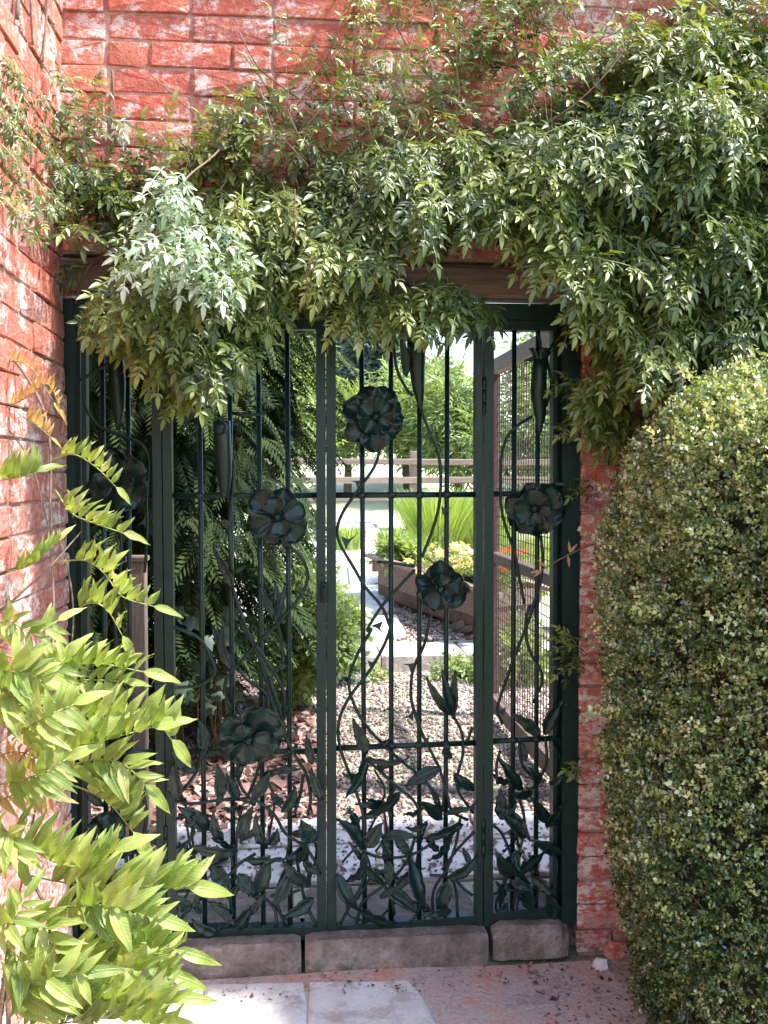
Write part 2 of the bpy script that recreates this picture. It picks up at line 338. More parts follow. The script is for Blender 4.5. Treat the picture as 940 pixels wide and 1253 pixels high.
# paving in front of the step, slab by slab
def irregular_slab(poly, z0, z1, rnd, bev=0.012):
    c = sum((Vector(p) for p in poly), Vector((0, 0)))/len(poly); n = len(poly); ring = []
    for i in range(n):
        a, b = Vector(poly[i]), Vector(poly[(i+1) % n])
        for t in (0.0, 0.33, 0.66): 
            q = a.lerp(b, t); ring.append(q+Vector((rnd.uniform(-1, 1), rnd.uniform(-1, 1)))*0.006)
    k = len(ring); v = [(q.x, q.y, z0) for q in ring]+[(q.x, q.y, z1-bev*0.6) for q in ring]
    v += [((q+(c-q).normalized()*bev*1.3).x, (q+(c-q).normalized()*bev*1.3).y, z1+rnd.uniform(-0.001, 0.001)) for q in ring]+[(c.x, c.y, z1)]
    f = [(i, (i+1) % k, k+(i+1) % k, k+i) for i in range(k)]+[(k+i, k+(i+1) % k, 2*k+(i+1) % k, 2*k+i) for i in range(k)]
    f += [(2*k+i, 2*k+(i+1) % k, 3*k) for i in range(k)]; return v, f
rnd = random.Random(11)
paving = obj('front_paving', [(-0.62, -2.4, 0.009), (0.40, -2.4, 0.009), (0.40, -0.98, 0.009), (-0.62, -0.98, 0.009)], [(0, 1, 2, 3)], M['soil']); tag(paving, kind='structure')
for poly in ([(-0.60, -0.50), (-0.235, -0.50), (-0.235, -0.085), (-0.60, -0.08)], [(-0.23, -0.46), (0.035, -0.46), (0.045, -0.10), (-0.228, -0.088)],
             [(0.042, -0.46), (0.39, -0.46), (0.365, -0.23), (0.34, -0.11), (0.052, -0.10)], [(-0.60, -0.92), (-0.14, -0.92), (-0.13, -0.51), (-0.60, -0.51)],
             [(-0.12, -0.92), (0.36, -0.92), (0.34, -0.45), (-0.12, -0.47)]):
    v, f = irregular_slab(poly, 0.001, 0.0165+rnd.uniform(-.0015, .0015), rnd, 0.010); obj('slab', v, f, M['slab'], paving)

# stone step under the gate: three stones, each its own part
step = thing('stone_step', 'worn three stone doorstep running under the ironwork gate', 'step', (0.1, 0.05, 0))
def stone(name, x0, x1, y0, y1, z0, z1, mat, par, bev=0.008, seed=0, jit=0.0025):
    r_ = random.Random(seed); nxs = max(3, int((x1-x0)/0.025)); v = []; 
    prof = [(y0, z0), (y0-0.002, (z0+z1)/2), (y0, z1-bev), (y0+bev, z1), ((y0+y1)/2, z1+0.001), (y1-bev, z1), (y1, z1-bev), (y1, z0)]
    for i in range(nxs+1):
        t = i/nxs; x = x0+(x1-x0)*t; e = (bev*0.9 if i in (0, nxs) else 0)
        for (y, z) in prof:
            yc = y+(e if y < (y0+y1)/2 else -e); zc = z-(e if z > (z0+z1)/2+0.01 else 0)
            v.append((x+r_.uniform(-jit, jit)*0.4, yc+r_.uniform(-jit, jit), zc+r_.uniform(-jit, jit)*0.7))
    k = len(prof); f = [(i*k+j, (i+1)*k+j, (i+1)*k+j+1, i*k+j+1) for i in range(nxs) for j in range(k-1)]
    f += [tuple(range(k)), tuple(reversed(range(nxs*k, nxs*k+k)))]
    return obj(name, v, f, mat, par, smooth=False)
xa = P(371, 1150, -0.04).x; xb = P(601, 1150, -0.04).x; xc = P(698, 1150, -0.04).x
stone('stone', -0.60, xa-0.006, -0.045, 0.33, 0.0, 0.097, M['step'], step, seed=1)
stone('stone', xa+0.006, xb-0.008, -0.048, 0.33, 0.0, 0.100, M['step'], step, seed=2)
stone('stone', xb+0.010, xc, -0.035, 0.33, 0.012, 0.108, M['step'], step, seed=3, bev=0.014, jit=0.004)

# pale slabs just inside the gate
patio = obj('inner_paving', [(-0.62, 0.34, 0.099), (1.3, 0.34, 0.099), (1.3, 0.96, 0.099), (-0.62, 0.96, 0.099)], [(0, 1, 2, 3)], M['soil']); tag(patio, kind='structure')
yrow = [0.345, 0.66, 0.94]
for r_i in range(2):
    x = -0.60+0.13*r_i
    while x < 1.2:
        w = rnd.uniform(0.30, 0.5); x1 = min(x+w, 1.28)
        if not (r_i == 2 and 0.05 < x < 0.2) and not (r_i == 2 and x > 0.75):
            v, f = irregular_slab([(x, yrow[r_i]), (x1-0.015, yrow[r_i]+rnd.uniform(0, .02)), (x1-0.015, yrow[r_i+1]-0.015), (x, yrow[r_i+1]-0.015)], 0.09, 0.117+rnd.uniform(-.003, .003), rnd, 0.006)
            obj('slab', v, f, M['slab'], patio)
        x = x1
# kerb and the path climbing behind it
kerb = thing('stone_kerb', 'low pale stone kerb at the far edge of the gravel, below the path', 'kerb', (0.7, 4.0, 0.09))
for i, (a, b) in enumerate(((0.0, 0.62), (0.63, 1.20), (1.21, 1.9))):
    stone('kerb_stone', a, b, 3.80, 4.30, 0.08, 0.212, M['kerb'], kerb, seed=20+i, bev=0.01, jit=0.003)
gpath = obj('garden_path', [(0.06, 4.31, 0.205), (1.0, 4.31, 0.205), (1.0, 8.6, ground_z(0, 8.6)+.01), (0.3, 8.6, ground_z(0, 8.6)+.01)], [(0, 1, 2, 3)], M['kerb']); tag(gpath, kind='structure')
def tilt(v): return [(x, y, z+ground_z(0, y)) for x, y, z in v]
for (x0, x1, y0, y1) in ((.10, .46, 4.34, 4.95), (.48, .86, 4.34, 4.85), (.14, .84, 4.98, 5.75), (.18, .52, 5.78, 6.5), (.54, .86, 5.78, 6.4), (.24, .9, 6.6, 7.3), (.3, .95, 7.4, 8.4)):
    v, f = irregular_slab([(x0, y0), (x1, y0+.03), (x1-.02, y1), (x0+.02, y1)], 0.0, 0.05, rnd, 0.01); obj('slab', tilt(v), f, M['slab'], gpath)

# gravel and dead leaves, thousands of separate bits
def bits(name, n, area, size, mat, flat, zf, leafy=False, label=None):
    x0, x1, y0, y1 = area
    if leafy:
        b = (np.array([(-.5, 0, 0), (0, .45, .12), (.5, 0, .0), (0, -.45, .14)], float), np.array([(0, 3, 2, 1)]))
        bases = [b, (b[0]*np.array([1, .7, -1.5])+np.array([0, 0, .2]), b[1])]
    else:
        o = np.array([(1, 0, 0), (-1, 0, 0), (0, 1, 0), (0, -1, 0), (0, 0, 1), (0, 0, -1)], float)*.5
        bases = [(o*np.array([1.2, .8, .6]), np.array([(0, 2, 4), (2, 1, 4), (1, 3, 4), (3, 0, 4), (2, 0, 5), (1, 2, 5), (3, 1, 5), (0, 3, 5)])), (o*np.array([.8, 1., .7]), np.array([(0, 2, 4), (2, 1, 4), (1, 3, 4), (3, 0, 4), (2, 0, 5), (1, 2, 5), (3, 1, 5), (0, 3, 5)]))]
    X = RNG.uniform(x0, x1, n); Y = y0+(y1-y0)*RNG.uniform(0, 1, n)**1.2; Z = np.array([zf(a, b) for a, b in zip(X, Y)])
    U = RNG.normal(0, flat, (n, 3))+np.array([0, 0, 1.]); D = RNG.normal(0, 1, (n, 3)); D[:, 2] *= 0.2
    v, f, t = scatter(bases, frames(D, U), np.stack([X, Y, Z+0.003], 1), size*np.clip(RNG.lognormal(-.25, .4, n), .3, 2.4), RNG.uniform(0, 1, n))
    return tag(obj(name, v, f, mat, tone=t), label, kind='stuff')
bits('gravel', 22000, (-0.45, 2.3, 0.93, 3.8), 0.022, M['pebble'], 0.5, lambda x, y: 0.098)
bits('stray_gravel', 1500, (-0.6, 1.2, 0.36, 1.0), 0.014, M['pebble'], 0.5, lambda x, y: 0.118 if y < .93 else .10)
bits('stray_leaves', 160, (-0.6, 0.9, 0.36, 1.0), 0.035, M['litter'], 0.35, lambda x, y: 0.119, True)
bits('fallen_leaves', 5200, (-1.3, 0.15, 0.97, 4.2), 0.06, M['litter'], 0.35, lambda x, y: 0.105+0.01*abs(math.sin(9*x*y)), True)
bits('gravel_border', 5000, (0.75, 1.9, 4.33, 7.5), 0.03, M['pebble'], 0.5, lambda x, y: ground_z(x, y)+.01)
bits('fallen_leaf_crumbs', 260, (-0.5, 0.7, -0.2, -0.055), 0.010, M['litter'], 0.35, lambda x, y: 0.0175 if x < .33 else .012, True)
bits('leaf_crumbs_by_hedge', 230, (0.66, 0.95, -0.5, -0.05), 0.014, M['litter'], 0.35, lambda x, y: 0.010, True)
# loose broken bricks lying at the foot of the pier
for i, (px, py, w, lab) in enumerate(((757, 1168, 0.05, 'pinkish broken brick lump lying at the foot of the pier beside the hedge'), (735, 1180, 0.032, 'small pale brick chip in the leaf crumbs by the pier foot'),
                                     (712, 1150, 0.055, 'plum coloured stone wedged against the right end of the doorstep'), (738, 1150, 0.04, 'dark rounded stone between the pier foot and the hedge'))):
    p = PZ(px, py, 0.02); mb = MB(); mb.box((p.x-w*.7, p.y-w*.5, 0.002), (p.x+w*.7, p.y+w*.5, w*1.1), bev=w*.3, jit=w*.15, rnd=rnd)
    o = mb.build('brick_fragment', [M['brick'], M['slab'], M['step'], M['step']][i]); tag(o, lab, 'broken brick', 'loose bits of masonry by the pier')

# ================================================================ brick walls
BL, BH, BD, JT = 0.221, 0.0670, 0.10, 0.0055
PITCHZ = BH+JT
def brick_mesh(name, L, rn, mat=None):
    """worn brick, front towards -y, origin at the centre of its front face"""
    h = BH; c = 0.006; o = []
    for (x, z) in ((-L/2+c, -h/2), (L/2-c, -h/2), (L/2, -h/2+c), (L/2, h/2-c), (L/2-c, h/2), (-L/2+c, h/2), (-L/2, h/2-c), (-L/2, -h/2+c)):
        o.append((x+rn.uniform(-.0045, .0035), z+rn.uniform(-.0035, .003)))
    v = [(x, 0.0025+rn.uniform(-.002, .002), z) for x, z in o]+[(x*(1-.011/L)+rn.uniform(-.002, .002), -.0015-rn.uniform(-.0015, .0015), z*.93) for x, z in o]+[(x, BD, z) for x, z in o]+[(rn.uniform(-.02, .02), -.0035, 0)]
    f = [(8+i, 8+(i+1) % 8, 24) for i in range(8)]+[(i, (i+1) % 8, 8+(i+1) % 8, 8+i) for i in range(8)]+[(16+i, 16+(i+1) % 8, (i+1) % 8, i) for i in range(8)]
    return v, f
rb = random.Random(5)
BR = {'s': [brick_mesh('b', BL, rb) for _ in range(7)], 'h': [brick_mesh('b', 0.108, rb) for _ in range(5)], 'q': [brick_mesh('b', 0.165, rb) for _ in range(3)]}
BM = {k: [mesh('brick', v, f, M['brick'], smooth=False) for v, f in L] for k, L in BR.items()}
BW = {'s': BL, 'h': 0.108, 'q': 0.165}
def lay_row(x0, x1, rn, start='s'):
    """left-to-right list of (kind, centre) filling x0..x1"""
    out = []; x = x0; k = start
    while x < x1-0.05:
        w = BW[k]
        if x+w > x1+0.02: k = 'h' if x1-x < 0.14 else 'q'; w = min(BW[k], x1-x)
        out.append((k, x+w/2, w/BW[k])); x += w+JT
        k = 'h' if rn.random() < 0.16 else 's'
    return out
def place_bricks(par, rows, toworld, rotz, near, mat_far):
    """rows: (z, [(kind, centre, squeeze)]); toworld(u, z, dy) -> point; near(u, z) -> own object or joined"""
    far = MB(); cnt = 0; tones = []
    R = Matrix.Rotation(rotz, 3, 'Z')
    for z, row in rows:
        for k, u, sq in row:
            i = rb.randrange(len(BM[k])); dy = rb.uniform(-.005, .005); flip = rb.choice((1, -1))
            if near(u, z) and cnt < 298:
                o = inst('brick', BM[k][i], toworld(u, z, dy), par, sc=(sq*(1 if flip > 0 else 1), 1, 1))
                o.rotation_mode = 'XYZ'; o.rotation_euler = (rb.uniform(-.012, .012), rb.uniform(-.010, .010), rotz+rb.uniform(-.01, .01)); cnt += 1
            else:
                v, f = BR[k][i]; p = toworld(u, z, dy); far.add([R @ Vector((a*sq, b, c))+p for a, b, c in v], f); tones += [rb.random()]*len(v)
    if far.v: obj('bricks', far.v, far.f, mat_far, par, kind='stuff', tone=tones)
    return cnt
XL, XR, ZT, WT = -0.632, 0.850, 1.935, 0.33
wall = thing('garden_wall', 'old red brick wall pierced by the gateway, overgrown by the climber', 'wall', (1.0, 0.165, 0))
core = MB(); s_ = 0.007
core.box((XR+s_, s_, -0.1), (3.6, WT-s_, 2.86)); core.box((XL-0.9, s_, ZT+0.1), (XR+s_-0.002, WT-s_-.001, 2.857)); core.box((XL-0.9, s_+.001, -0.1), (XL-s_, WT-s_-.002, ZT+0.098))
core.build('mortar_core', M['mortar'], wall)
rows = []; z = 0.045; i = 0
while z < 2.84:
    if z+BH/2 < ZT+0.105: rows.append((z, lay_row(XR, 3.55, rb, 's' if i % 2 else 'h')))
    else: rows.append((z, lay_row(XL-0.02-(0.06 if i % 2 else 0), 3.55, rb, 's' if i % 2 else 'q')))
    z += PITCHZ; i += 1
print('front bricks', place_bricks(wall, rows, lambda u, z, dy: Vector((u, dy, z)), 0.0, lambda u, z: u < 1.68 and (z > 1.9 or u < 1.12) and z < 2.86, M['brick_far']))
# jambs of the opening and the back of the wall, joined
jb = MB(); tones = []
def put(v, f, R, p, sq=1):
    global tones
    jb.add([R @ Vector((a*sq, b, c))+p for a, b, c in v], f); tones += [rb.random()]*len(v)
z = 0.045; i = 0
while z < ZT+0.05:
    for sgn, xx in ((1, XL), (-1, XR)):
        R = Matrix.Rotation(math.radians(90*sgn), 3, 'Z')
        for (y0, y1) in ((0.115, 0.22), (0.23, 0.325)) if i % 2 else ((0.115, 0.325),):
            v, f = BR['h'][rb.randrange(5)] if i % 2 else BR['s'][rb.randrange(7)]
            put([(a, b*.8, c) for a, b, c in v], f, R, Vector((xx-0.002*sgn, (y0+y1)/2, z)), (y1-y0)/(0.108 if i % 2 else BL))
    z += PITCHZ; i += 1
R = Matrix.Rotation(math.pi, 3, 'Z'); z = 0.045
while z < 2.84:
    for k, u, sq in (lay_row(XR+.02, 3.5, rb) if z < ZT+.1 else lay_row(XL-.8, 3.5, rb)):
        v, f = BR[k][rb.randrange(len(BR[k]))]; put([(a, b*.5, c) for a, b, c in v], f, R, Vector((u, WT, z)), sq)
    z += PITCHZ
obj('jamb_and_back_bricks', jb.v, jb.f, M['brick_far'], wall, kind='stuff', tone=tones)
cop = MB(); x = XL-0.9
while x < 3.6: cop.box((x, -0.03, 2.862), (x+0.44, WT+0.03, 3.16), bev=0.008, jit=0.002, rnd=rb); x += 0.445
cop.build('coping', M['step'], wall)

# wall running towards the camera on the left
XW = -0.606
lw = thing('side_wall', 'sunlit red brick wall running forward at the left edge', 'wall', (XW-0.16, -1.3, 0))
MB().box((XW-0.32, -2.7, -0.1), (XW-s_, -0.004, 3.3)).build('mortar_core', M['mortar'], lw)
rows = []; z = 0.02; i = 0
while z < 3.27:
    rows.append((z, [(k, -u, sq) for k, u, sq in lay_row(0.012+(0.0 if i % 2 else 0.0), 2.68, rb, 's' if i % 2 else 'h')])); z += PITCHZ; i += 1
print('side bricks', place_bricks(lw, rows, lambda u, z, dy: Vector((XW-dy, u, z)), math.pi/2, lambda u, z: u > -1.0, M['brick_far']))

# timber lintel over the gateway
bx = MB(); bx.box((XL-0.02, -0.012, ZT-0.002), (XR+0.10, 0.11, ZT+0.088), bev=0.008, jit=0.003, rnd=rb)
tag(bx.build('timber_lintel', M['timber']), 'weathered reddish brown timber beam lying over the gateway', 'beam')

# ================================================================ ironwork gate
GY = 0.035                      # plane the gate stands in
GF = GY-0.016                   # front of bars
ri = random.Random(3)
def px_box(mb, x0, y0, x1, y1, x2=None, y2=None, d0=GY-0.018, d1=GY+0.018):
    pass
def quadbar(name, par, cs, y0, y1, label=None, bev=0.0):
    """flat bar through four photo corners (tl, tr, br, bl) laid on the gate plane, with real thickness y0..y1"""
    p = [P(x, y, GY) for x, y in cs]; n = 4
    v = [(q.x, y0, q.z) for q in p]+[(q.x, y1, q.z) for q in p]
    f = [(0, 3, 2, 1), (4, 5, 6, 7), (0, 1, 5, 4), (1, 2, 6, 5), (2, 3, 7, 6), (3, 0, 4, 7)]
    return obj(name, v, f, M['iron'], par, label=label)
def g(px, py, dy=0.0): q = P(px, py, GY); return Vector((q.x, GY+dy, q.z))
def bar(par, x0, y0, x1, y1, r=0.0072):
    a, b = g(x0, y0), g(x1, y1); mb = MB(); mb.tube([a, b], r, 8)
    return mb.build('bar', M['iron'], par, smooth=True)
def rail(par, x0, y0, x1, y1, r=0.0085, xsb=()):
    mb = MB(); mb.tube([g(x0, y0), g(x1, y1)], r, 8)
    for x in xsb:               # forged swelling where a bar passes through
        t = (x-x0)/(x1-x0); yy = y0+(y1-y0)*t; c = g(x, yy)
        mb.tube([c+Vector((-.013, 0, 0)), c+Vector((-.007, 0, 0)), c, c+Vector((.007, 0, 0)), c+Vector((.013, 0, 0))], lambda s: 0.0078+0.0045*math.sin(math.pi*s), 8)
    return mb.build('rail', M['iron'], par, smooth=True)
def curve(par, pts, r=0.0052, dy=-0.014, name='stem', taper=None, cross=None):
    p = []
    for i, q in enumerate(pts):
        d = dy+(0.006*math.sin(i*1.7+pts[0][0])) if len(q) < 3 else q[2]
        p.append(g(q[0], q[1], d))
    s = spline(p, 4); mb = MB()
    mb.tube(s, (lambda t: r*(1-0.35*t)) if taper else r, 6)
    return mb.build(name, M['iron'], par, smooth=True)
def sheet(fn, nu, nv, th, name, mat, par):
    """closed thin beaten sheet: fn(u, v) -> point; both faces and rim"""
    A = [[fn(i/nu, j/nv) for j in range(nv+1)] for i in range(nu+1)]; v = []; N = []
    for i in range(nu+1):
        for j in range(nv+1):
            du = A[min(i+1, nu)][j]-A[max(i-1, 0)][j]; dv = A[i][min(j+1, nv)]-A[i][max(j-1, 0)]; n = du.cross(dv)
            if n.length < 1e-9: n = Vector((0, -1, 0))
            n.normalize(); v.append(A[i][j]); N.append(n)
    k = len(v); w = nv+1; v2 = v+[p-n*th for p, n in zip(v, N)]; f = []
    for i in range(nu):
        for j in range(nv):
            a = i*w+j; f.append((a, a+w, a+w+1, a+1)); f.append((k+a, k+a+1, k+a+w+1, k+a+w))
    for j in range(nv): f.append((j, j+1, k+j+1, k+j)); a = nu*w+j; f.append((a+1, a, k+a, k+a+1))
    for i in range(nu): a = i*w; f.append((a+w, a, k+a, k+a+w)); a = i*w+nv; f.append((a, a+w, k+a+w, k+a))
    return obj(name, v2, f, mat, par, smooth=True)
def iron_leaf(par, bx_, by_, tx, ty, wpx, dy=None, roll=None, name='leaf'):
    dy = ri.uniform(-0.035, -0.012) if dy is None else dy; roll = ri.uniform(-.6, .6) if roll is None else roll
    a = g(bx_, by_, dy); b = g(tx, ty, dy-ri.uniform(-.005, .03)); D = b-a; L = D.length; D.normalize()
    X = D.cross(Vector((0, -1, 0))).normalized(); N = X.cross(D).normalized()
    X2 = X*math.cos(roll)+N*math.sin(roll); N2 = N*math.cos(roll)-X*math.sin(roll)
    W = wpx/430*0.5/max(0.6, math.cos(roll)); arch = ri.uniform(0.06, 0.16)*L; bend = ri.uniform(-.1, .1)*L; rf = ri.uniform(0, 6)
    def fn(u, v):
        s = (v*2-1); w = W*(math.sin(math.pi*min(1, u**0.8))**0.75)*(1-0.25*u); w = max(w, 0.0015)
        c = a+D*(L*u)+X2*(s*w+bend*math.sin(math.pi*u))
        return c+N2*(arch*math.sin(math.pi*u)*(1)-0.45*w*(1-abs(s)**1.3)*1.0+0.0050*math.sin(u*19+rf+s)*abs(s))
    return sheet(fn, 9, 4, 0.0022, name, M['beaten'], par)
def thorn(par, px, py, ang, size=10):
    c = g(px, py, -0.014); a = math.radians(ang); d = Vector((math.cos(a), 0, math.sin(a))); t = Vector((-d.z, 0, d.x)); s = size/430
    mb = MB(); v = [c-t*s*.55, c+t*s*.55, c+d*s*0.5+t*s*.12, c+d*s*1.1+t*s*.25, c+d*s*.45-t*s*.12]
    vv = [p+Vector((0, -.003, 0)) for p in v]+[p+Vector((0, .003, 0)) for p in v]
    mb.add(vv, [(0, 4, 3, 2, 1), (5, 6, 7, 8, 9)]+[(i, (i+1) % 5, 5+(i+1) % 5, 5+i) for i in range(5)])
    return mb.build('thorn', M['iron'], par)
def flower(par, px, py, rpx, n_out=5, n_in=3, rot=0.0, tiltx=0.0, tilty=0.0, dy=-0.045, cup=1.0, sx=1.0):
    c = g(px, py, dy); R = (Matrix.Rotation(tiltx, 3, 'X') @ Matrix.Rotation(tilty, 3, 'Z')); rad = rpx/430
    W_ = lambda x, y, z: c+R @ Vector((x*sx, y, z))
    mb = MB(); mb.tube([W_(0, .016, 0), W_(0, .004, 0), W_(0, -.012, 0), W_(0, -.020, 0), W_(0, -.0235, 0)], lambda t: [0.004, 0.012, 0.013, 0.009, 0.002][round(t*4)], 10)
    for k in range(7):
        a = 2*math.pi*k/7; mb.tube([W_(.009*math.cos(a), -.010, .009*math.sin(a)), W_(.017*math.cos(a), -.026, .017*math.sin(a))], 0.0022, 5)
    fl = mb.build('flower', M['beaten'], par, smooth=True)
    for ring, (n, rr, base_r, lift, yo) in enumerate(((n_out, rad*1.0, 0.012, 0.10, 0.0), (n_in, rad*0.66, 0.008, 0.42, -0.012))):
        for k in range(n):
            a0 = rot+2*math.pi*(k+0.5*ring)/n+ri.uniform(-.1, .1); L = rr*ri.uniform(.84, 1.08)-base_r; Wd = L*(1.15 if ring == 0 else 1.25)*(5/n if n > 5 else 1)*ri.uniform(.85, 1.18)
            lf = lift*ri.uniform(.6, 1.4); ph = ri.uniform(0, 6); curl = ri.uniform(.10, .34); kk = k*0.0022; tip = ri.uniform(-.08, .1)
            def fn(u, v, a0=a0, L=L, Wd=Wd, lf=lf, ph=ph, curl=curl, kk=kk, yo=yo, tip=tip):
                s = v*2-1; w = Wd*0.5*(0.22+0.98*math.sin(math.pi*0.5*min(1, u*1.28))**0.9)*math.sqrt(max(0.06, 1-max(0, (u-0.55)/0.5)**2.4))
                r = base_r+L*(u-0.10*abs(s)**2.5*u+tip*0.3*(1-s*s)*u*u); x = s*w
                h = -lf*L*u*(1.1-0.3*u)+curl*L*max(0, u-0.55)**2*2.4-0.16*Wd*cup*(s*s)*(0.3+u)+0.0070*math.sin(5*s+ph)*u*u+0.010*u*(1-s*s)*cup
                return W_(r*math.cos(a0)-x*math.sin(a0), yo+kk+h, r*math.sin(a0)+x*math.cos(a0))
            sheet(fn, 6, 6, 0.002, 'petal', M['beaten'], fl)
    return fl
def trumpet(par, pts, rads, lip=True, dy=-0.03, lipdir=0.0):
    s = spline([g(x, y, dy) for x, y in pts], 3); k = len(s)
    rf = lambda t: np.interp(t, np.linspace(0, 1, len(rads)), rads)/430
    mb = MB(); mb.tube(s, rf, 12); b = mb.build('trumpet_flower', M['beaten'], par, smooth=True)
    if lip:
        e = s[-1]; ax = (s[-1]-s[-3]).normalized(); X = ax.cross(Vector((0, 1, 0))).normalized(); Y = X.cross(ax); R0 = rads[-1]/430
        for q in range(4):
            a0 = 2*math.pi*q/4+.5+lipdir
            def fn(u, v, a0=a0):
                a = a0+(v*2-1)*0.85*(1-.55*u*u); d = X*math.cos(a)+Y*math.sin(a); return e+d*(R0*(0.92+.75*u*u))+ax*(R0*(1.6*u-0.2))
            sheet(fn, 4, 4, 0.0018, 'lip', M['beaten'], b)
    return b
def tulip(par, base, tips, w=13, dy=-0.02):
    mb = MB(); c = g(*base, dy); mb.tube([c+Vector((0, 0, -.012)), c, c+Vector((0, 0, .012))], lambda t: [.004, .008, .005][round(t*2)], 8); b = mb.build('flower_bud', M['beaten'], par, smooth=True)
    for i, (tx, ty) in enumerate(tips): iron_leaf(b, base[0], base[1]+1, tx, ty, w, dy=dy-0.006*(i % 2)+0.003, roll=ri.uniform(-.3, .3), name='petal')
    return b
def drop_ends(par, xs, y):       # little forged feet on the bottom rail
    for x in xs:
        c = g(x, y, -0.012); mb = MB(); mb.tube([c+Vector((0, 0, -.008)), c+Vector((0, 0, -.002)), c+Vector((0, 0, .004)), c+Vector((0, 0, .010))], lambda t: [.007, .009, .007, .004][round(t*3)], 8); mb.build('foot', M['iron'], par, smooth=True)

# outer frame: two jambs and the head
fr = thing('iron_gate_surround', 'dark green iron outer frame set tight in the brick opening', 'gate surround', (0.1, GY, 0.1))
quadbar('jamb', fr, [(72, 368), (93, 367), (97, 1150), (79, 1151)], GY-0.030, GY+0.030)
quadbar('jamb', fr, [(684, 374), (707, 375), (702, 1123), (684, 1125)], GY-0.035, GY+0.030)
quadbar('door_stop', fr, [(93, 385), (97, 385), (101, 1149), (97, 1149)], GY+0.010, GY+0.045)
quadbar('door_stop', fr, [(679, 392), (684, 392), (684, 1113), (679, 1113)], GY+0.008, GY+0.045)
quadbar('head', fr, [(93.3, 367), (683.7, 374), (683.7, 393), (93.3, 388)], GY-0.028, GY+0.028)
for (x, y) in ((82, 512), (689, 525), (86, 900), (690, 860)):
    mb = MB(); c = g(x, y, -0.030); mb.tube([c, c+Vector((0, -.004, 0)), c+Vector((0, -.007, 0))], lambda t: [.008, .007, .004][round(t*2)], 8); mb.build('bolt', M['iron'], fr, smooth=True)

def panel(root, xl, xr, ytl, ytr, ybl, ybr, wl_, wr_, botw=16):
    """stiles, top and bottom rail of one framed panel; photo columns of the outer edges at top (xl, xr) and bottom"""
    (xlt, xlb), (xrt, xrb) = xl, xr
    quadbar('stile', root, [(xlt, ytl), (xlt+wl_, ytl), (xlb+wl_, ybl), (xlb, ybl)], GY-0.022, GY+0.020)
    quadbar('stile', root, [(xrt-wr_, ytr), (xrt, ytr), (xrb, ybr), (xrb-wr_, ybr)], GY-0.022, GY+0.020)
    quadbar('top_rail', root, [(xlt+wl_, ytl), (xrt-wr_, ytr), (xrt-wr_, ytr+12), (xlt+wl_, ytl+12)], GY-0.020, GY+0.018)
    quadbar('bottom_rail', root, [(xlb+wl_, ybl-botw), (xrb-wr_, ybr-botw), (xrb-wr_, ybr-0.6), (xlb+wl_, ybl-0.6)], GY-0.020, GY+0.018)
def hinge(root, x, y, h=46):
    mb = MB(); a, b = g(x, y-h/2, -0.024), g(x, y+h/2, -0.024); n = 3
    for i in range(n):
        p, q = a.lerp(b, i/n+.02), a.lerp(b, (i+1)/n-.02); mb.tube([p, q], 0.006, 8)
    mb.build('hinge', M['iron'], root, smooth=True)

# ---- left side panel
sp = thing('gate_side_panel', 'fixed narrow iron panel at far left, partly behind the bright leaves, with a rose flower', 'gate panel', (-0.46, GY, 0.11), 'fixed side panels of the ironwork gate')
panel(sp, (101, 104.5), (197, 205), 392, 391, 1146, 1147, 6, 11)
for x0, x1 in ((125, 131), (156, 162)): bar(sp, x0, 403, x1, 1135)
rail(sp, 105, 607, 187, 607, xsb=(126, 157)); rail(sp, 108, 921, 193, 920, xsb=(129, 160))
trumpet(sp, [(147, 527), (147, 500), (146, 470), (144, 440)], [2, 8, 10, 10]); 
curve(sp, [(100, 466), (115, 457), (132, 446), (143, 438)]); curve(sp, [(104, 470), (107, 500), (121, 520), (140, 530), (161, 537), (177.5, 547), (183.6, 567), (181, 608), (182, 650), (178, 700)], 0.0045)
thorn(sp, 181, 638, 190, 12); flower(sp, 146, 585, 40, 5, 3, rot=.4, tiltx=.15, tilty=-.2)
curve(sp, [(146, 620), (150, 680), (142, 760), (150, 850), (143, 920)]); curve(sp, [(120, 1130), (125, 1060), (140, 1000), (128, 930)])
for L in ((140, 1015, 92, 1030, 17), (125, 1000, 175, 975, 18), (150, 1045, 185, 1010, 16), (125, 1060, 108, 1010, 15), (130, 1100, 185, 1075, 16), (140, 1130, 110, 1090, 15), (150, 930, 112, 905, 14), (160, 1120, 190, 1095, 14), (132, 960, 170, 935, 15), (128, 985, 105, 960, 13)): iron_leaf(sp, *L)
flower(sp, 132, 1012, 24, 5, 3, rot=.1, tiltx=-.3); drop_ends(sp, (118, 132, 146, 162, 178), 1134)
curve(sp, [(176, 1134), (165, 1070), (180, 1000), (170, 940)]); curve(sp, [(144, 1134), (158, 1080), (150, 1020)])

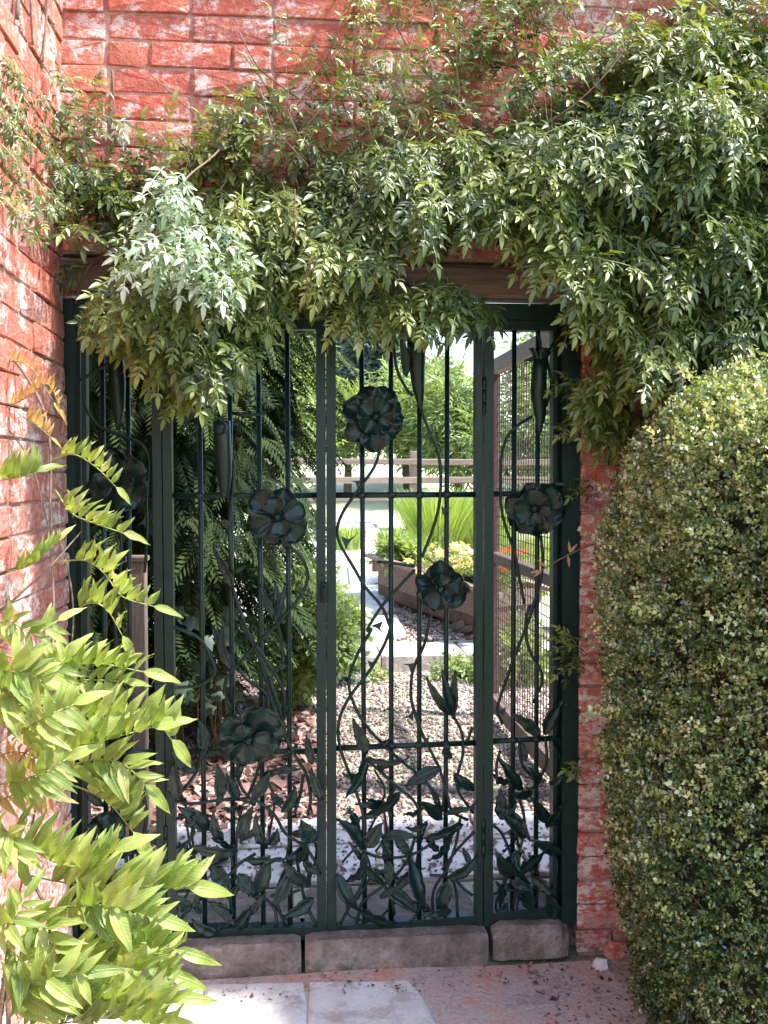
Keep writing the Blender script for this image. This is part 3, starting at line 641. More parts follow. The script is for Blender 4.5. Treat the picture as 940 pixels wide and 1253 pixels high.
# ---- left leaf
lg = thing('gate_leaf', 'left of the two wide iron gate leaves, with two roses and a lock', 'gate', (-0.11, GY, 0.11), 'the two wide leaves of the ironwork gate')
panel(lg, (198.5, 206.5), (398, 399), 391, 392, 1149, 1147, 11, 11)
for x0, x1 in ((243.5, 251), (281, 286), (316, 322.5), (351.5, 355.5)): bar(lg, x0, 403, x1, 1135)
rail(lg, 209, 606.5, 387.5, 606, xsb=(245, 282, 317, 352)); rail(lg, 214, 920, 388, 919, xsb=(249, 285, 321, 354))
hinge(lg, 198.6, 484); hinge(lg, 204, 1030)
def c5(L): return [(60+x/2.765, 740+y/2.765) for x, y in L]
def c2(L): return [(200+x/4.7, 640+y/4.7) for x, y in L]
def c1(L): return [(200+x/4.7, 380+y/4.7) for x, y in L]
flower(lg, 340, 632, 38, 6, 2, rot=.25, tiltx=-.05); flower(lg, 305, 898, 46, 5, 3, rot=1.0, tiltx=.35, tilty=.1)
trumpet(lg, [(276, 608), (275.5, 580), (274, 550), (272, 516)], [5, 9.5, 10.5, 10.5], lip=False)
mb = MB(); c = g(271, 524, -0.053); mb.tube([c+Vector((0, 0, z)) for z in (-.021, -.019, -.014, -.007, 0, .007, .014, .019, .021)], lambda t: [.001, .009, .0155, .0195, .021, .0195, .0155, .009, .001][round(t*8)], 14); mb.build('bud_ball', M['iron'], lg, smooth=True)
for q in (c1([(90, 630), (150, 620), (200, 570), (280, 560), (340, 575)]), c1([(400, 590), (450, 602), (540, 600), (590, 590)]), c1([(400, 860), (408, 930), (395, 1100)])+c2([(380, 0), (385, 120), (395, 260), (400, 370)]),
          c2([(700, 110), (790, 190), (830, 290), (810, 380), (740, 480), (650, 580), (540, 690), (430, 810)]), c2([(430, 810), (370, 880), (355, 950), (370, 1010), (390, 1060)]),
          c2([(430, 830), (480, 890), (560, 950), (600, 1010), (600, 1070)]), c2([(400, 370), (450, 520), (510, 670), (600, 870), (660, 1040), (700, 1180)]), c2([(650, 550), (675, 650), (685, 740), (690, 800)]),
          c2([(530, 690), (600, 800), (650, 880), (690, 960), (695, 1060), (690, 1130)]), c2([(690, 790), (640, 860), (600, 900)]), c2([(50, 590), (140, 620), (210, 660), (260, 740), (300, 840), (270, 890), (200, 930), (120, 940), (50, 938)]),
          c5([(770, 390), (735, 250), (700, 150), (650, 60)]), c5([(700, 670), (655, 620), (640, 570), (660, 530)]), c5([(640, 655), (690, 650), (760, 700), (800, 770), (860, 810), (900, 860), (915, 910)]), c5([(720, 500), (700, 580), (670, 650)]),
          c5([(415, 655), (480, 665), (560, 658), (640, 655), (700, 672)]), c5([(480, 850), (540, 880), (600, 910), (645, 870), (700, 838)]), c5([(800, 440), (830, 500), (870, 570), (885, 650), (875, 700)]), c5([(910, 1085), (870, 1010), (850, 920), (840, 860)]),
          c5([(770, 1080), (765, 1030), (735, 990), (700, 975)]), c5([(800, 1080), (772, 990), (790, 910), (850, 820), (870, 760)]), c5([(425, 820), (480, 790), (490, 730), (440, 700)]), c5([(600, 905), (615, 990), (620, 1080)]), c5([(445, 1060), (500, 1000), (560, 960), (620, 920)]),
          c5([(750, 975), (800, 975), (850, 960)]), c5([(860, 570), (850, 640), (830, 700)]), c5([(520, 480), (500, 560), (440, 640)]), c5([(540, 870), (480, 860), (440, 800)]), c5([(640, 690), (660, 740), (650, 800)])):
    curve(lg, q, r=0.0048)
iron_leaf(lg, 285, 719, 262, 667, 13, name='leaf'); iron_leaf(lg, 283, 700, 300, 692, 7)
tulip(lg, (338, 757), [(318, 711), (336, 709), (351, 713)], 11); tulip(lg, (285, 818), [(259, 762), (277, 755), (262, 778)], 13)
for (a, b, c, d, w) in ((500, 555, 420, 470, 50), (440, 645, 430, 520, 58), (575, 640, 570, 530, 46), (545, 755, 440, 670, 52), (590, 790, 560, 680, 42), (650, 790, 692, 670, 50), (690, 645, 750, 550, 46), (630, 830, 480, 795, 52), (660, 850, 800, 840, 40), (880, 935, 790, 850, 52),
                        (730, 810, 700, 690, 42), (700, 970, 748, 830, 62), (785, 665, 750, 615, 42), (790, 690, 832, 600, 46), (890, 530, 870, 430, 36), (922, 650, 885, 540, 42), (900, 790, 850, 710, 62), (775, 560, 850, 545, 28), (555, 870, 620, 915, 52), (640, 905, 700, 970, 52), (445, 890, 510, 920, 32),
                        (478, 1025, 435, 960, 46), (630, 1040, 540, 990, 46), (578, 1108, 690, 1005, 60), (575, 1105, 485, 1050, 42), (895, 985, 792, 1035, 52), (840, 870, 870, 790, 40), (815, 900, 758, 1000, 54), (525, 480, 512, 385, 48), (745, 800, 772, 742, 44), (640, 655, 600, 560, 40), (470, 740, 500, 690, 30), (860, 860, 920, 900, 36)):
    (ax, ay), (cx_, cy_) = c5([(a, b), (c, d)]); iron_leaf(lg, ax, ay, cx_, cy_, w/2.765*1.05)
for t in ((283, 640, 200), (371, 722, 200), (347, 812, 250), (277, 846, 150), (360, 893, 30), (352, 866, 160), (345, 890, 20), (322, 800, 200)): thorn(lg, *t)
drop_ends(lg, c and (222, 237, 251, 268, 286, 304, 322, 338, 355, 372, 384), 1134)

# ---- right leaf
rg = thing('gate_leaf', 'right of the two wide iron gate leaves, with a rose near its top', 'gate', (0.30, GY, 0.11), 'the two wide leaves of the ironwork gate')
panel(rg, (399.5, 400.5), (588.5, 589), 392, 393, 1146, 1133, 11, 8)
for x0, x1 in ((442.5, 446.5), (478.5, 479), (513.5, 513), (547.5, 545)): bar(rg, x0, 404, x1, 1128)
rail(rg, 410, 606, 581, 605, xsb=(443, 479, 513.5, 547)); rail(rg, 411, 915.5, 581, 909, xsb=(445, 479, 513, 546))
hinge(rg, 590.8, 484); hinge(rg, 590, 1022)
mb = MB(); a = g(396.5, 723, -0.030); mb.box((a.x-.012, a.y-.010, a.z-.028), (a.x+.011, a.y+.012, a.z+.028), bev=.003); mb.build('lock_case', M['iron'], lg)
mb = MB(); mb.tube([a+Vector((-.002, -.010, .018)), a+Vector((-.002, -.030, .016)), a+Vector((-.002, -.034, 0)), a+Vector((-.002, -.030, -.016)), a+Vector((-.002, -.010, -.018))], .0045, 8); mb.build('pull_handle', M['iron'], lg, smooth=True)
def c4(L): return [(380+x/2.765, 340+y/2.765) for x, y in L]
def c6(L): return [(380+x/2.765, 740+y/2.765) for x, y in L]
flower(rg, 457.5, 511, 40, 7, 4, rot=.2, tilty=.1); flower(rg, 536, 717, 36, 6, 3, rot=.6, tiltx=.25)
trumpet(rg, [(514, 503), (511, 480), (509, 455), (508, 418)], [2, 7, 9.5, 12]); iron_leaf(rg, 496, 462, 487, 412, 13, dy=-.02, roll=.1)
for q in (c4([(236, 575), (215, 640), (165, 710), (110, 790), (90, 850), (100, 900), (140, 970), (185, 1045), (240, 1110), (262, 1165)])+c6([(266, 80), (245, 140), (200, 220), (130, 310), (95, 390), (100, 480), (150, 620), (180, 720), (178, 800)]),
          c4([(350, 985), (300, 1040), (240, 1110), (190, 1190)])+c6([(205, 80), (160, 160), (130, 250), (145, 330), (200, 420), (300, 520), (350, 560), (400, 610), (430, 690)]),
          c4([(350, 975), (290, 965), (225, 960)]), c4([(280, 230), (290, 310), (320, 370), (345, 400)]), c4([(370, 445), (400, 520), (430, 590), (438, 680), (430, 780), (405, 870), (375, 945)]),
          [(526, 750), (519, 786), (506, 816), (502, 841), (504, 862), (519, 903), (535.5, 935), (544.5, 964), (552, 990), (572, 1002)],
          c6([(480, 370), (510, 430), (512, 500), (495, 570), (500, 630), (548, 700)]), c6([(180, 510), (235, 560), (290, 610), (350, 660), (372, 730), (360, 800)]), c6([(165, 820), (230, 850), (320, 845), (390, 810), (440, 760)]),
          c6([(155, 1080), (172, 1000), (230, 955), (290, 910), (330, 850), (350, 780)]), c6([(98, 1080), (140, 1000), (175, 930), (185, 850)]), c6([(412, 1050), (415, 960), (460, 880), (490, 800), (505, 720)]),
          c6([(495, 1050), (490, 960), (465, 915), (400, 905)]), c6([(335, 1070), (368, 1010), (352, 920), (320, 830)]), c6([(445, 890), (490, 830), (550, 760)]), c6([(545, 975), (505, 945), (480, 900)]), c6([(385, 590), (425, 640), (442, 700), (452, 620), (455, 520)]),
          c6([(282, 1040), (270, 960), (262, 880), (262, 780)]), c6([(525, 460), (545, 410)]), c6([(400, 1020), (330, 990), (250, 950)]), c6([(290, 610), (260, 660), (270, 720)]), c6([(560, 660), (520, 690), (470, 700)])):
    curve(rg, q, r=0.0046)
tulip(rg, (553.5, 873), [(520, 826), (538, 815), (555, 817)], 14)
for (a, b, c, d, w) in ((187, 495, 140, 378, 46), (190, 507, 325, 500, 30), (187, 515, 113, 637, 44), (300, 622, 185, 697, 46), (435, 545, 315, 610, 48), (440, 712, 358, 640, 44), (450, 702, 550, 672, 26), (478, 560, 548, 617, 38), (182, 820, 88, 715, 44), (185, 812, 238, 718, 54), (235, 772, 357, 768, 34),
                        (240, 780, 268, 850, 34), (512, 732, 373, 778, 44), (470, 768, 393, 852, 38), (335, 850, 378, 1002, 56), (460, 920, 562, 832, 42), (88, 898, 160, 1018, 50), (180, 880, 250, 938, 40), (158, 1020, 308, 1065, 48), (250, 950, 358, 1032, 52), (118, 920, 182, 838, 40), (462, 930, 428, 1035, 58),
                        (475, 1022, 368, 1026, 32), (285, 780, 332, 845, 40), (290, 950, 352, 885, 40), (470, 512, 458, 452, 34), (262, 850, 262, 935, 40), (230, 475, 265, 435, 26), (545, 620, 500, 560, 28)):
    (ax, ay), (cx_, cy_) = c6([(a, b), (c, d)]); iron_leaf(rg, ax, ay, cx_, cy_, w/2.765*1.05)
for t in ((440, 592, 150, 11), (420, 664, 20, 16), (461, 762, 290, 14), (451, 812, 20, 10), (527, 535, 160, 11), (540, 625, 10, 11), (505, 815, 150, 12), (505, 875, 180, 12), (416, 893, 200, 10), (520, 905, 40, 9), (430, 990, 200, 12)): thorn(rg, *t)
drop_ends(rg, (414, 436, 446), 1131); drop_ends(rg, (482, 501, 513), 1127); drop_ends(rg, (532, 545, 558), 1123)

# ---- right side panel
sq = thing('gate_side_panel', 'fixed narrow iron panel at the right jamb, in front of the open wire mesh gate', 'gate panel', (0.70, GY, 0.11), 'fixed side panels of the ironwork gate')
panel(sq, (592, 590.5), (678.5, 678.5), 393, 394, 1130, 1121, 11, 4)
for x0, x1 in ((629.5, 627), (658.5, 655.5)): bar(sq, x0, 404, x1, 1120)
rail(sq, 602, 604.5, 676, 603.5, xsb=(629, 658)); rail(sq, 602, 907, 676, 903.5, xsb=(628, 657))
flower(sq, 650, 620, 37, 6, 4, rot=.9, tiltx=.3, tilty=-.25); trumpet(sq, [(657, 531), (658, 505), (656, 478), (658, 442)], [2, 8, 10.5, 9.5], lipdir=.8)
iron_leaf(sq, 664, 440, 639, 443, 9, dy=-.03, roll=0)
for q in ([(656, 404), (659, 420), (660, 436)], [(682, 408), (673, 425), (664, 436)], [(668, 440), (673, 470), (668, 492), (660, 510)], [(650, 510), (631.5, 521), (619, 536), (613, 560), (612, 590), (612, 622), (619, 648), (629, 675), (633, 702), (640, 738)],
          [(661, 655), (663, 687), (658.5, 712.5), (649, 749), (640, 775), (629.5, 798), (616, 836), (608, 866), (614, 885)],
          c6([(640, 1020), (650, 930), (700, 830), (722, 730), (700, 640)]), c6([(680, 1020), (692, 900), (650, 780), (615, 740)]), c6([(758, 1010), (770, 920), (735, 840)]), c6([(815, 800), (830, 880), (812, 950)]), c6([(615, 970), (660, 962), (740, 958), (838, 955)]),
          c6([(790, 440), (795, 540), (745, 620)]), c6([(628, 600), (625, 540), (640, 490)]), c6([(700, 460), (715, 540), (760, 590)]), c6([(740, 0), (725, 60), (735, 150), (780, 240), (750, 330)])):
    curve(sq, q, r=0.0045)
for (a, b, c, d, w) in ((772, 440, 673, 363, 48), (783, 432, 848, 308, 50), (860, 515, 800, 440, 60), (712, 620, 630, 508, 44), (722, 520, 712, 455, 34), (742, 622, 662, 618, 34), (802, 722, 733, 630, 48), (642, 722, 638, 618, 48), (722, 782, 640, 700, 48), (842, 832, 738, 780, 48), (684, 902, 615, 808, 58), (700, 902, 788, 828, 56),
                        (742, 1022, 688, 908, 54), (852, 1055, 793, 948, 58), (790, 745, 836, 660, 48), (762, 602, 728, 535, 40), (745, 915, 805, 965, 44), (690, 820, 700, 890, 36), (805, 600, 840, 560, 36), (640, 1000, 620, 920, 34)):
    (ax, ay), (cx_, cy_) = c6([(a, b), (c, d)]); iron_leaf(sq, ax, ay, cx_, cy_, w/2.765*1.05)
for t in ((621, 578, 200, 9), (616, 870, 160, 12), (629, 797, 20, 9), (634, 702, 200, 10)): thorn(sq, *t)
drop_ends(sq, (610, 618, 628, 642, 653, 664), 1114)

# smaller shoots and leaves filling the tangle at the foot of the panels
def tangle(par, x0, x1, n, y0=935, y1=1118):
    for i in range(n):
        x = ri.uniform(x0+8, x1-8); y = y0+(y1-y0)*ri.random()**.8; a = ri.uniform(0, 6.28); L = ri.uniform(22, 40); tx = min(max(x+L*math.cos(a), x0+3), x1-3); ty = min(y+L*math.sin(a), 1128)
        iron_leaf(par, x, y, tx, ty, ri.uniform(9, 13), dy=ri.uniform(-.02, .015))
        if i % 2 == 0: curve(par, [(x, y), (x+ri.uniform(-14, 14), y+30), (min(max(x+ri.uniform(-24, 24), x0), x1), min(1128, y+ri.uniform(50, 90)))], .0036, dy=ri.uniform(-.01, .01))
tangle(lg, 212, 388, 22); tangle(rg, 412, 580, 17); tangle(sq, 602, 678, 9); tangle(sp, 106, 190, 8)

# ================================================================ climbing plant over the wall
def leaflet_arrays(L, W, droop=0.12, fold=0.25, k=3):
    """pointed leaflet along +y: spine row plus two edges -> quads"""
    v = []; 
    for i in range(k+1):
        u = i/k; w = W*0.5*math.sin(math.pi*min(0.999, (u*0.93+0.035))**0.8) if 0 < i < k else (0.0006)
        z = -droop*L*u*u
        v += [(-w, L*u, z+fold*w), (0, L*u, z), (w, L*u, z+fold*w)]
    f = []
    for i in range(k): a = i*3; f += [(a, a+1, a+4, a+3), (a+1, a+2, a+5, a+4)]
    return np.array(v, float), np.array(f)
def compound(n_pairs, L, leafL, leafW, rn, term=1.5, spread=55, rach=0.0009, k=3, droop=0.25):
    V = []; F = []; off = 0
    def put(v, f, pos, ang, tilt, sc):
        nonlocal off
        ca, sa = math.cos(ang), math.sin(ang); ct, st = math.cos(tilt), math.sin(tilt)
        v = v*sc; v = np.stack([v[:, 0], v[:, 1]*ct-v[:, 2]*st, v[:, 1]*st+v[:, 2]*ct], 1)
        v = np.stack([v[:, 0]*ca+v[:, 1]*sa, -v[:, 0]*sa+v[:, 1]*ca, v[:, 2]], 1)+np.array(pos)
        V.append(v); F.append(f+off); off += len(v)
    for p in range(n_pairs):
        u = 0.30+0.62*p/max(1, n_pairs-1) if n_pairs > 1 else .6; z = -droop*L*u*u
        for s in (1, -1):
            lv, lf = leaflet_arrays(leafL, leafW, rn.uniform(.05, .25), rn.uniform(.2, .5), k)
            put(lv, lf, (0, L*u, z), s*math.radians(spread+rn.uniform(-12, 12)), rn.uniform(-.35, .1), rn.uniform(.8, 1.05)*(0.85+.25*math.sin(math.pi*u)))
    lv, lf = leaflet_arrays(leafL, leafW*.95, .2, .3, k); put(lv, lf, (0, L*.96, -droop*L), rn.uniform(-.15, .15), -.3, term)
    r = rach; pv = []
    for i in range(4): u = i/3; z = -droop*L*u*u; pv += [(-r, L*u, z), (r, L*u, z)]
    V.append(np.array(pv)); F.append(np.array([(2*i, 2*i+1, 2*i+3, 2*i+2) for i in range(3)])+off)
    return np.concatenate(V), np.concatenate(F)
rv = random.Random(21)
JB = [compound(rv.choice((2, 3, 3)), 0.055, 0.028, 0.0105, rv) for _ in range(8)]
def inpoly(px, py, poly):
    c = False; j = len(poly)-1
    for i in range(len(poly)):
        xi, yi = poly[i]; xj, yj = poly[j]
        if (yi > py) != (yj > py) and px < (xj-xi)*(py-yi)/(yj-yi)+xi: c = not c
        j = i
    return c
# outline of the growth as seen against the wall: (polygon, shoots, depth range from wall, mean length, droop)
DENSE = [(330, 225), (390, 195), (470, 175), (560, 160), (660, 130), (760, 105), (860, 88), (1100, 70), (1100, 470), (900, 400), (830, 420), (780, 450), (745, 440), (722, 395), (712, 340), (660, 305), (640, 275), (590, 255), (520, 255), (500, 290), (440, 315), (395, 330), (330, 355), (300, 395), (250, 425), (200, 400), (160, 370), (125, 375), (120, 345), (180, 320), (150, 290), (160, 250), (230, 235)]
ZONES = [  # name, polygon, number of shoots, y range (near, far), length, direction bias, lift
    (DENSE, 1350, (-0.34, -0.02), 0.15, (0.0, -0.55, -0.55)),
    ([(720, 120), (1100, 90), (1100, 470), (900, 410), (830, 430), (775, 470), (735, 420), (690, 330)], 380, (-0.42, -0.12), 0.15, (0.0, -0.6, -0.5)),
    ([(400, 375), (600, 375), (602, 352), (560, 345), (430, 345)], 46, (-0.30, -0.16), 0.11, (0.1, -0.5, -0.35)),
    ([(120, 365), (300, 350), (300, 405), (265, 450), (215, 455), (170, 405), (118, 385)], 105, (-0.30, -0.08), 0.12, (0.1, -0.45, -0.6)),
    ([(350, 100), (470, 30), (600, 30), (700, 60), (880, 40), (1100, 20), (1100, 140), (380, 200)], 85, (-0.20, -0.01), 0.19, (0.15, -0.3, 0.75)),
    ([(410, 0), (640, 0), (940, 0), (1100, -60), (1100, 60), (880, 60), (420, 80)], 60, (-0.14, -0.01), 0.20, (0.15, -0.2, 0.9)),
    ([(90, 250), (200, 205), (330, 120), (400, 180), (320, 230), (160, 270)], 42, (-0.16, -0.01), 0.15, (0.2, -0.35, 0.5)),
    ([(620, 75), (760, 50), (940, 35), (1100, 35), (1100, 130), (700, 150)], 110, (-0.22, -0.02), 0.16, (0.1, -0.4, 0.3)),
    ([(80, 90), (115, 110), (135, 260), (100, 330), (80, 330)], 18, (-0.22, -0.04), 0.14, (0.1, -0.4, 0.2)),
    ([(715, 440), (770, 500), (760, 525), (722, 500)], 26, (-0.20, -0.05), 0.10, (-0.1, -0.4, -0.6)),
    ([(-160, 240), (-40, 80), (60, 130), (70, 200), (75, 240), (20, 240)], 0, (0, 0), 0.1, (0, 0, 0)),
]
T_, D_, U_, S_, K_ = [], [], [], [], []; shoots = []
def add_shoot(p, d, L, grav, ns=1.0, keep=False):
    n = max(3, int(L/0.024)); pts = [p.copy()]; d = d.normalized()
    for i in range(n):
        d = (d+Vector((rv.gauss(0, .08), rv.gauss(0, .06)-0.01, grav/n+rv.gauss(0, .06)))).normalized(); pts.append(pts[-1]+d*(L/n))
    shoots.append((pts, keep)); side = rv.choice((1, -1)); ph = rv.uniform(0, 6.28)
    for i in range(1, len(pts)):
        t = (pts[i]-pts[i-1]).normalized(); a = t.cross(Vector((0.1, -1, 0.05)));
        if a.length < 1e-3: a = Vector((1, 0, 0))
        a.normalize(); b = t.cross(a)
        for s in (0, 1):
            w = ph+i*1.57+s*math.pi; o = a*math.cos(w)+b*math.sin(w)
            dd = (t*0.55+o*0.9+Vector((0, -0.25, -0.35))).normalized()
            T_.append(pts[i]); D_.append(dd); U_.append(Vector((SUN.x*.5+rv.gauss(0, .35), -0.75+rv.gauss(0, .3), 0.75+rv.gauss(0, .3)))); S_.append(ns*rv.uniform(.66, 1.18)*(1-0.35*(i/len(pts))**2)); K_.append(rv.random())
    T_.append(pts[-1]); D_.append(d+Vector((0, -.2, -.3))); U_.append(Vector((.2, -.7, .8))); S_.append(ns*.9); K_.append(rv.uniform(.6, 1))
for poly, n, (ya, yb), L, dirb in ZONES:
    if not n: continue
    x0, x1 = min(p[0] for p in poly), max(p[0] for p in poly); y0, y1 = min(p[1] for p in poly), max(p[1] for p in poly); c = 0
    while c < n:
        px, py = rv.uniform(x0, x1), rv.uniform(y0, y1)
        if not inpoly(px, py, poly): continue
        # clumps: uneven growth, with hollows between
        cl = math.sin(px*.031+1.3*math.sin(py*.021))+math.sin(py*.047+px*.013+2)
        if rv.random() < 0.30 and cl < -.3: continue
        y = yb+(ya-yb)*(rv.random()**1.5)*(1+.25*max(-1, min(1, cl)))
        q = P(px, py, y)
        if 510 < px < 628 and 262 < py < 345: continue
        d = Vector(dirb)+Vector((rv.gauss(0, .5), rv.gauss(0, .25), rv.gauss(0, .32)))
        LL = L*rv.uniform(.5, 1.35); q = q-d.normalized()*LL*.35; q.y = min(q.y, -0.012)
        if d.y > -0.05: d.y = -0.05
        add_shoot(q, d, LL, -0.6 if dirb[2] < 0.4 else -0.4, 1.0 if dirb[2] < 0.7 else .78); c += 1
# growth on the side wall, top left
for i in range(34):
    y = rv.uniform(-1.15, -0.28); px = rv.uniform(-10, 62); py = rv.uniform(60, 245)
    q = Vector((XW+0.01+rv.random()**2*0.09, y, 0)); dpt = 1
    # height chosen from the sight line so the clump sits where it grows on the wall
    d = ray(352-(352-px)*1.0, py); t = (q.x-CAM.x)/d.x; q = CAM+d*t
    if q.y > -0.04 or q.y < -1.3: continue
    add_shoot(q, Vector((.35+rv.gauss(0, .25), rv.gauss(0, .4), -.4+rv.gauss(0, .4))), rv.uniform(.05, .09), -0.7, .50)
# trailing sprigs on the pier
for (px, py, dx, dz, L, y) in ((718, 790, -1, .1, .09, -.03), (715, 785, -.8, .4, .07, -.04), (720, 800, -.9, -.3, .08, -.05), (730, 585, -.8, -.3, .07, -.03), (722, 470, -1, .1, .11, -.06), (725, 500, -.8, -.5, .1, -.05), (716, 935, -1, .3, .03, -.05)):
    add_shoot(P(px, py, y), Vector((dx, -.3, dz)), L, -0.1, .8)
climber = thing('climbing_vine', 'bushy green climbing vine with feathery leaves smothering the wall above the gate', 'climbing plant', tuple(P(800, 300, -0.02)))
T = np.array(T_); D = np.array(D_); U = np.array(U_); S = np.array(S_); K = np.array(K_)
# the 300 leaves that show largest: in frame and nearest the camera
depth = T[:, 1]; px_ = 352+T[:, 0]/(T[:, 1]+2.86)*1230; pz_ = 579-(T[:, 2]-1.43)/(T[:, 1]+2.86)*1230
vis = (px_ > 0) & (px_ < 940) & (pz_ > 0) & (pz_ < 620)
score = np.where(vis, -depth/1.0+S*0.25, -99); order = np.argsort(-score); own = order[:296]; rest = order[296:]
JM = [mesh('leaf', v, f, M['jasmine'], True, tone=t) for (v, f), t in zip(JB+JB, [rv.random() for _ in range(16)])]
Rm = frames(D, U)
for i in own:
    r = Matrix([[float(Rm[i][a][b]) for b in range(3)] for a in range(3)]).to_quaternion(); inst('leaf', JM[rv.randrange(16)], T[i], climber, r, float(S[i]))
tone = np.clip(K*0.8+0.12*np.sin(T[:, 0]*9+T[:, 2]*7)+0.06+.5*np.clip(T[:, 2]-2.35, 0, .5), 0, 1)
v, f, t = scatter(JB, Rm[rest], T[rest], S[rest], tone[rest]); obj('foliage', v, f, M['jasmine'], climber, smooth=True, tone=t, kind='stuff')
print('vine leaves', len(T), 'faces', len(f))
tw = MB()
for pts, keep in shoots: tw.tube(pts, lambda u: 0.0016*(1-.5*u), 3)
obj('twigs', tw.v, tw.f, M['greenstem'], climber, smooth=True, kind='stuff')
def woody(par, pts, r, mat='stem', label=None):
    mb = MB(); mb.tube(spline(pts, 6), lambda t: r*(1-.4*t), 6); return mb.build('stem', M[mat], par, smooth=True, label=label)
def wp(L): return [P(x, y, d) for x, y, d in L]
for L, r in (([(790, 1150, -.06), (760, 900, -.03), (790, 600, -.04), (770, 420, -.06), (700, 300, -.08), (560, 220, -.08), (380, 240, -.06), (200, 290, -.05), (80, 330, -.03)], .011),
             ([(820, 600, -.04), (860, 400, -.07), (820, 200, -.07), (700, 110, -.05), (560, 60, -.03)], .008), ([(350, 150, -.03), (300, 60, -.05)], .0022), ([(352, 142, -.04), (318, 95, -.05), (290, 55, -.06)], .0022), ([(360, 135, -.04), (398, 75, -.06), (418, 25, -.06)], .002),
             ([(250, 150, -.03), (205, 110, -.03), (178, 85, -.04)], .0018), ([(505, 70, -.05), (480, 20, -.06), (462, -30, -.06)], .002), ([(565, 110, -.05), (562, 50, -.06), (566, -20, -.06)], .002), ([(715, 60, -.05), (700, 15, -.07), (692, -20, -.07)], .0022), ([(735, 50, -.05), (758, 0, -.06), (770, -25, -.06)], .002),
             ([(860, 60, -.05), (866, 0, -.06), (868, -30, -.06)], .002), ([(880, 80, -.06), (905, 20, -.06), (925, -20, -.06)], .002), ([(600, 60, -.05), (640, 20, -.06), (668, -20, -.06)], .002), ([(400, 200, -.03), (404, 120, -.04), (400, 60, -.05)], .0018),
             ([(92, 372, -.06), (100, 345, -.07), (118, 318, -.06), (165, 300, -.06), (240, 298, -.07), (300, 275, -.08)], .0028), ([(102, 260, -.03), (98, 200, -.04), (104, 150, -.05)], .0018), ([(137, 85, -.02), (139, 128, -.02), (131, 150, -.02)], .003), ([(232, 390, -.35), (238, 360, -.36), (236, 335, -.36)], .0018)):
    woody(climber, wp(L), r)
for k in range(26):     # loose woody shoots wandering through the mass
    px, py = rv.uniform(330, 930), rv.uniform(20, 330); a = rv.uniform(-1, 1); y = rv.uniform(-.30, -.06)
    woody(climber, wp([(px, py, y), (px+40*a+rv.uniform(-9, 9), py-30, y-.02), (px+75*a, py-55+rv.uniform(-12, 12), y-.03), (px+100*a, py-95, y-.02)]), rv.uniform(.0015, .003))
for k in range(7):      # grey ropes of old stem pressed on the side wall at the very top
    y0 = -0.15-.13*k; L = [Vector((XW+.012, y0+rv.uniform(-.03, .03)-.02*j, 3.1-.11*j)) for j in range(7)]; woody(climber, L, rv.uniform(.004, .008))

# vine spray hanging out in front, sun glare painted as paler leaf colour
pale = thing('sunlit_spray', 'leafy vine spray hanging out above the gate at left, sun glare painted into its leaf colour', 'climbing plant', tuple(P(230, 260, -0.35)))
T_, D_, U_, S_, K_ = [], [], [], [], []; shoots = []
PX = [(190, 215), (215, 245), (240, 262), (262, 290), (280, 322), (200, 262), (225, 285), (248, 318), (180, 290), (205, 305), (228, 330), (250, 350), (172, 310), (268, 345), (236, 300), (215, 318), (190, 330), (246, 285), (222, 226), (205, 285), (238, 345), (258, 305), (198, 240), (212, 345), (285, 345)]
for px, py in PX:
    for s in range(1): add_shoot(P(px+rv.uniform(-9, 9), py+rv.uniform(-9, 9)-22, rv.uniform(-.48, -.38)), Vector((rv.gauss(.1, .45), -.35, -.6+rv.gauss(0, .3))), rv.uniform(.05, .085), -0.5, 1.0)
T = np.array(T_); D = np.array(D_); U = np.array(U_); S = np.array(S_)
PM = [mesh('leaf', v, f, M['jasmine_glare'], True, tone=tt) for (v, f), tt in zip(JB, np.linspace(0, 1, 8))]; Rm = frames(D, U)
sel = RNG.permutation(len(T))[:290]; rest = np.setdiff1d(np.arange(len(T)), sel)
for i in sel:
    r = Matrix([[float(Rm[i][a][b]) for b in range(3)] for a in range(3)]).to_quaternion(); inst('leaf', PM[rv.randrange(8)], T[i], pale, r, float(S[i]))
if len(rest): v, f, t = scatter(JB, Rm[rest], T[rest], S[rest], np.array(K_)[rest]); obj('foliage', v, f, M['jasmine_glare'], pale, smooth=True, tone=t, kind='stuff')
woody(pale, wp([(300, 150, -.05), (262, 190, -.25), (222, 230, -.40), (236, 300, -.44), (250, 350, -.46)]), .003); woody(pale, wp([(222, 230, -.40), (195, 270, -.43), (190, 330, -.44)]), .002)

# ================================================================ clipped hedge, right
HX, HY, HR, HH, HS = 1.79, -0.442, 0.956, 1.705, 0.70
def hedge_surf(th, w, shr=0.0):
    """th round the dome, w 0..1 from the foot up and over the top"""
    if w < 0.5: z = 0.02+w/0.5*(HS-.02); r = HR*(1-0.103*max(0, 1-z/.7)**1.5)
    else:
        a = ((w-0.5)/0.5)**3*math.pi/2; z = HS+(HH-HS)*math.sin(a)**0.3; r = HR*max(0, math.cos(a))**0.398
    c, s = math.cos(th), math.sin(th); k = 0.6*(abs(c)**3+abs(s)**3)**(-1/3)+0.4
    n_ = 0.016*math.sin(5*th+6*z)+0.013*math.sin(11*th-9*z)+.009*math.sin(17*th+13*z)
    r = max(0, r*(1+n_)-shr); return (HX+r*k*c, HY+r*k*s*0.746, z-shr*.8*(w > .5)+n_*.5*(w > .5))
_w = [i/4000 for i in range(4001)]; _p = [hedge_surf(math.pi, q) for q in _w]; _a = [0.0]     # arc length along the outline, so leaves spread evenly
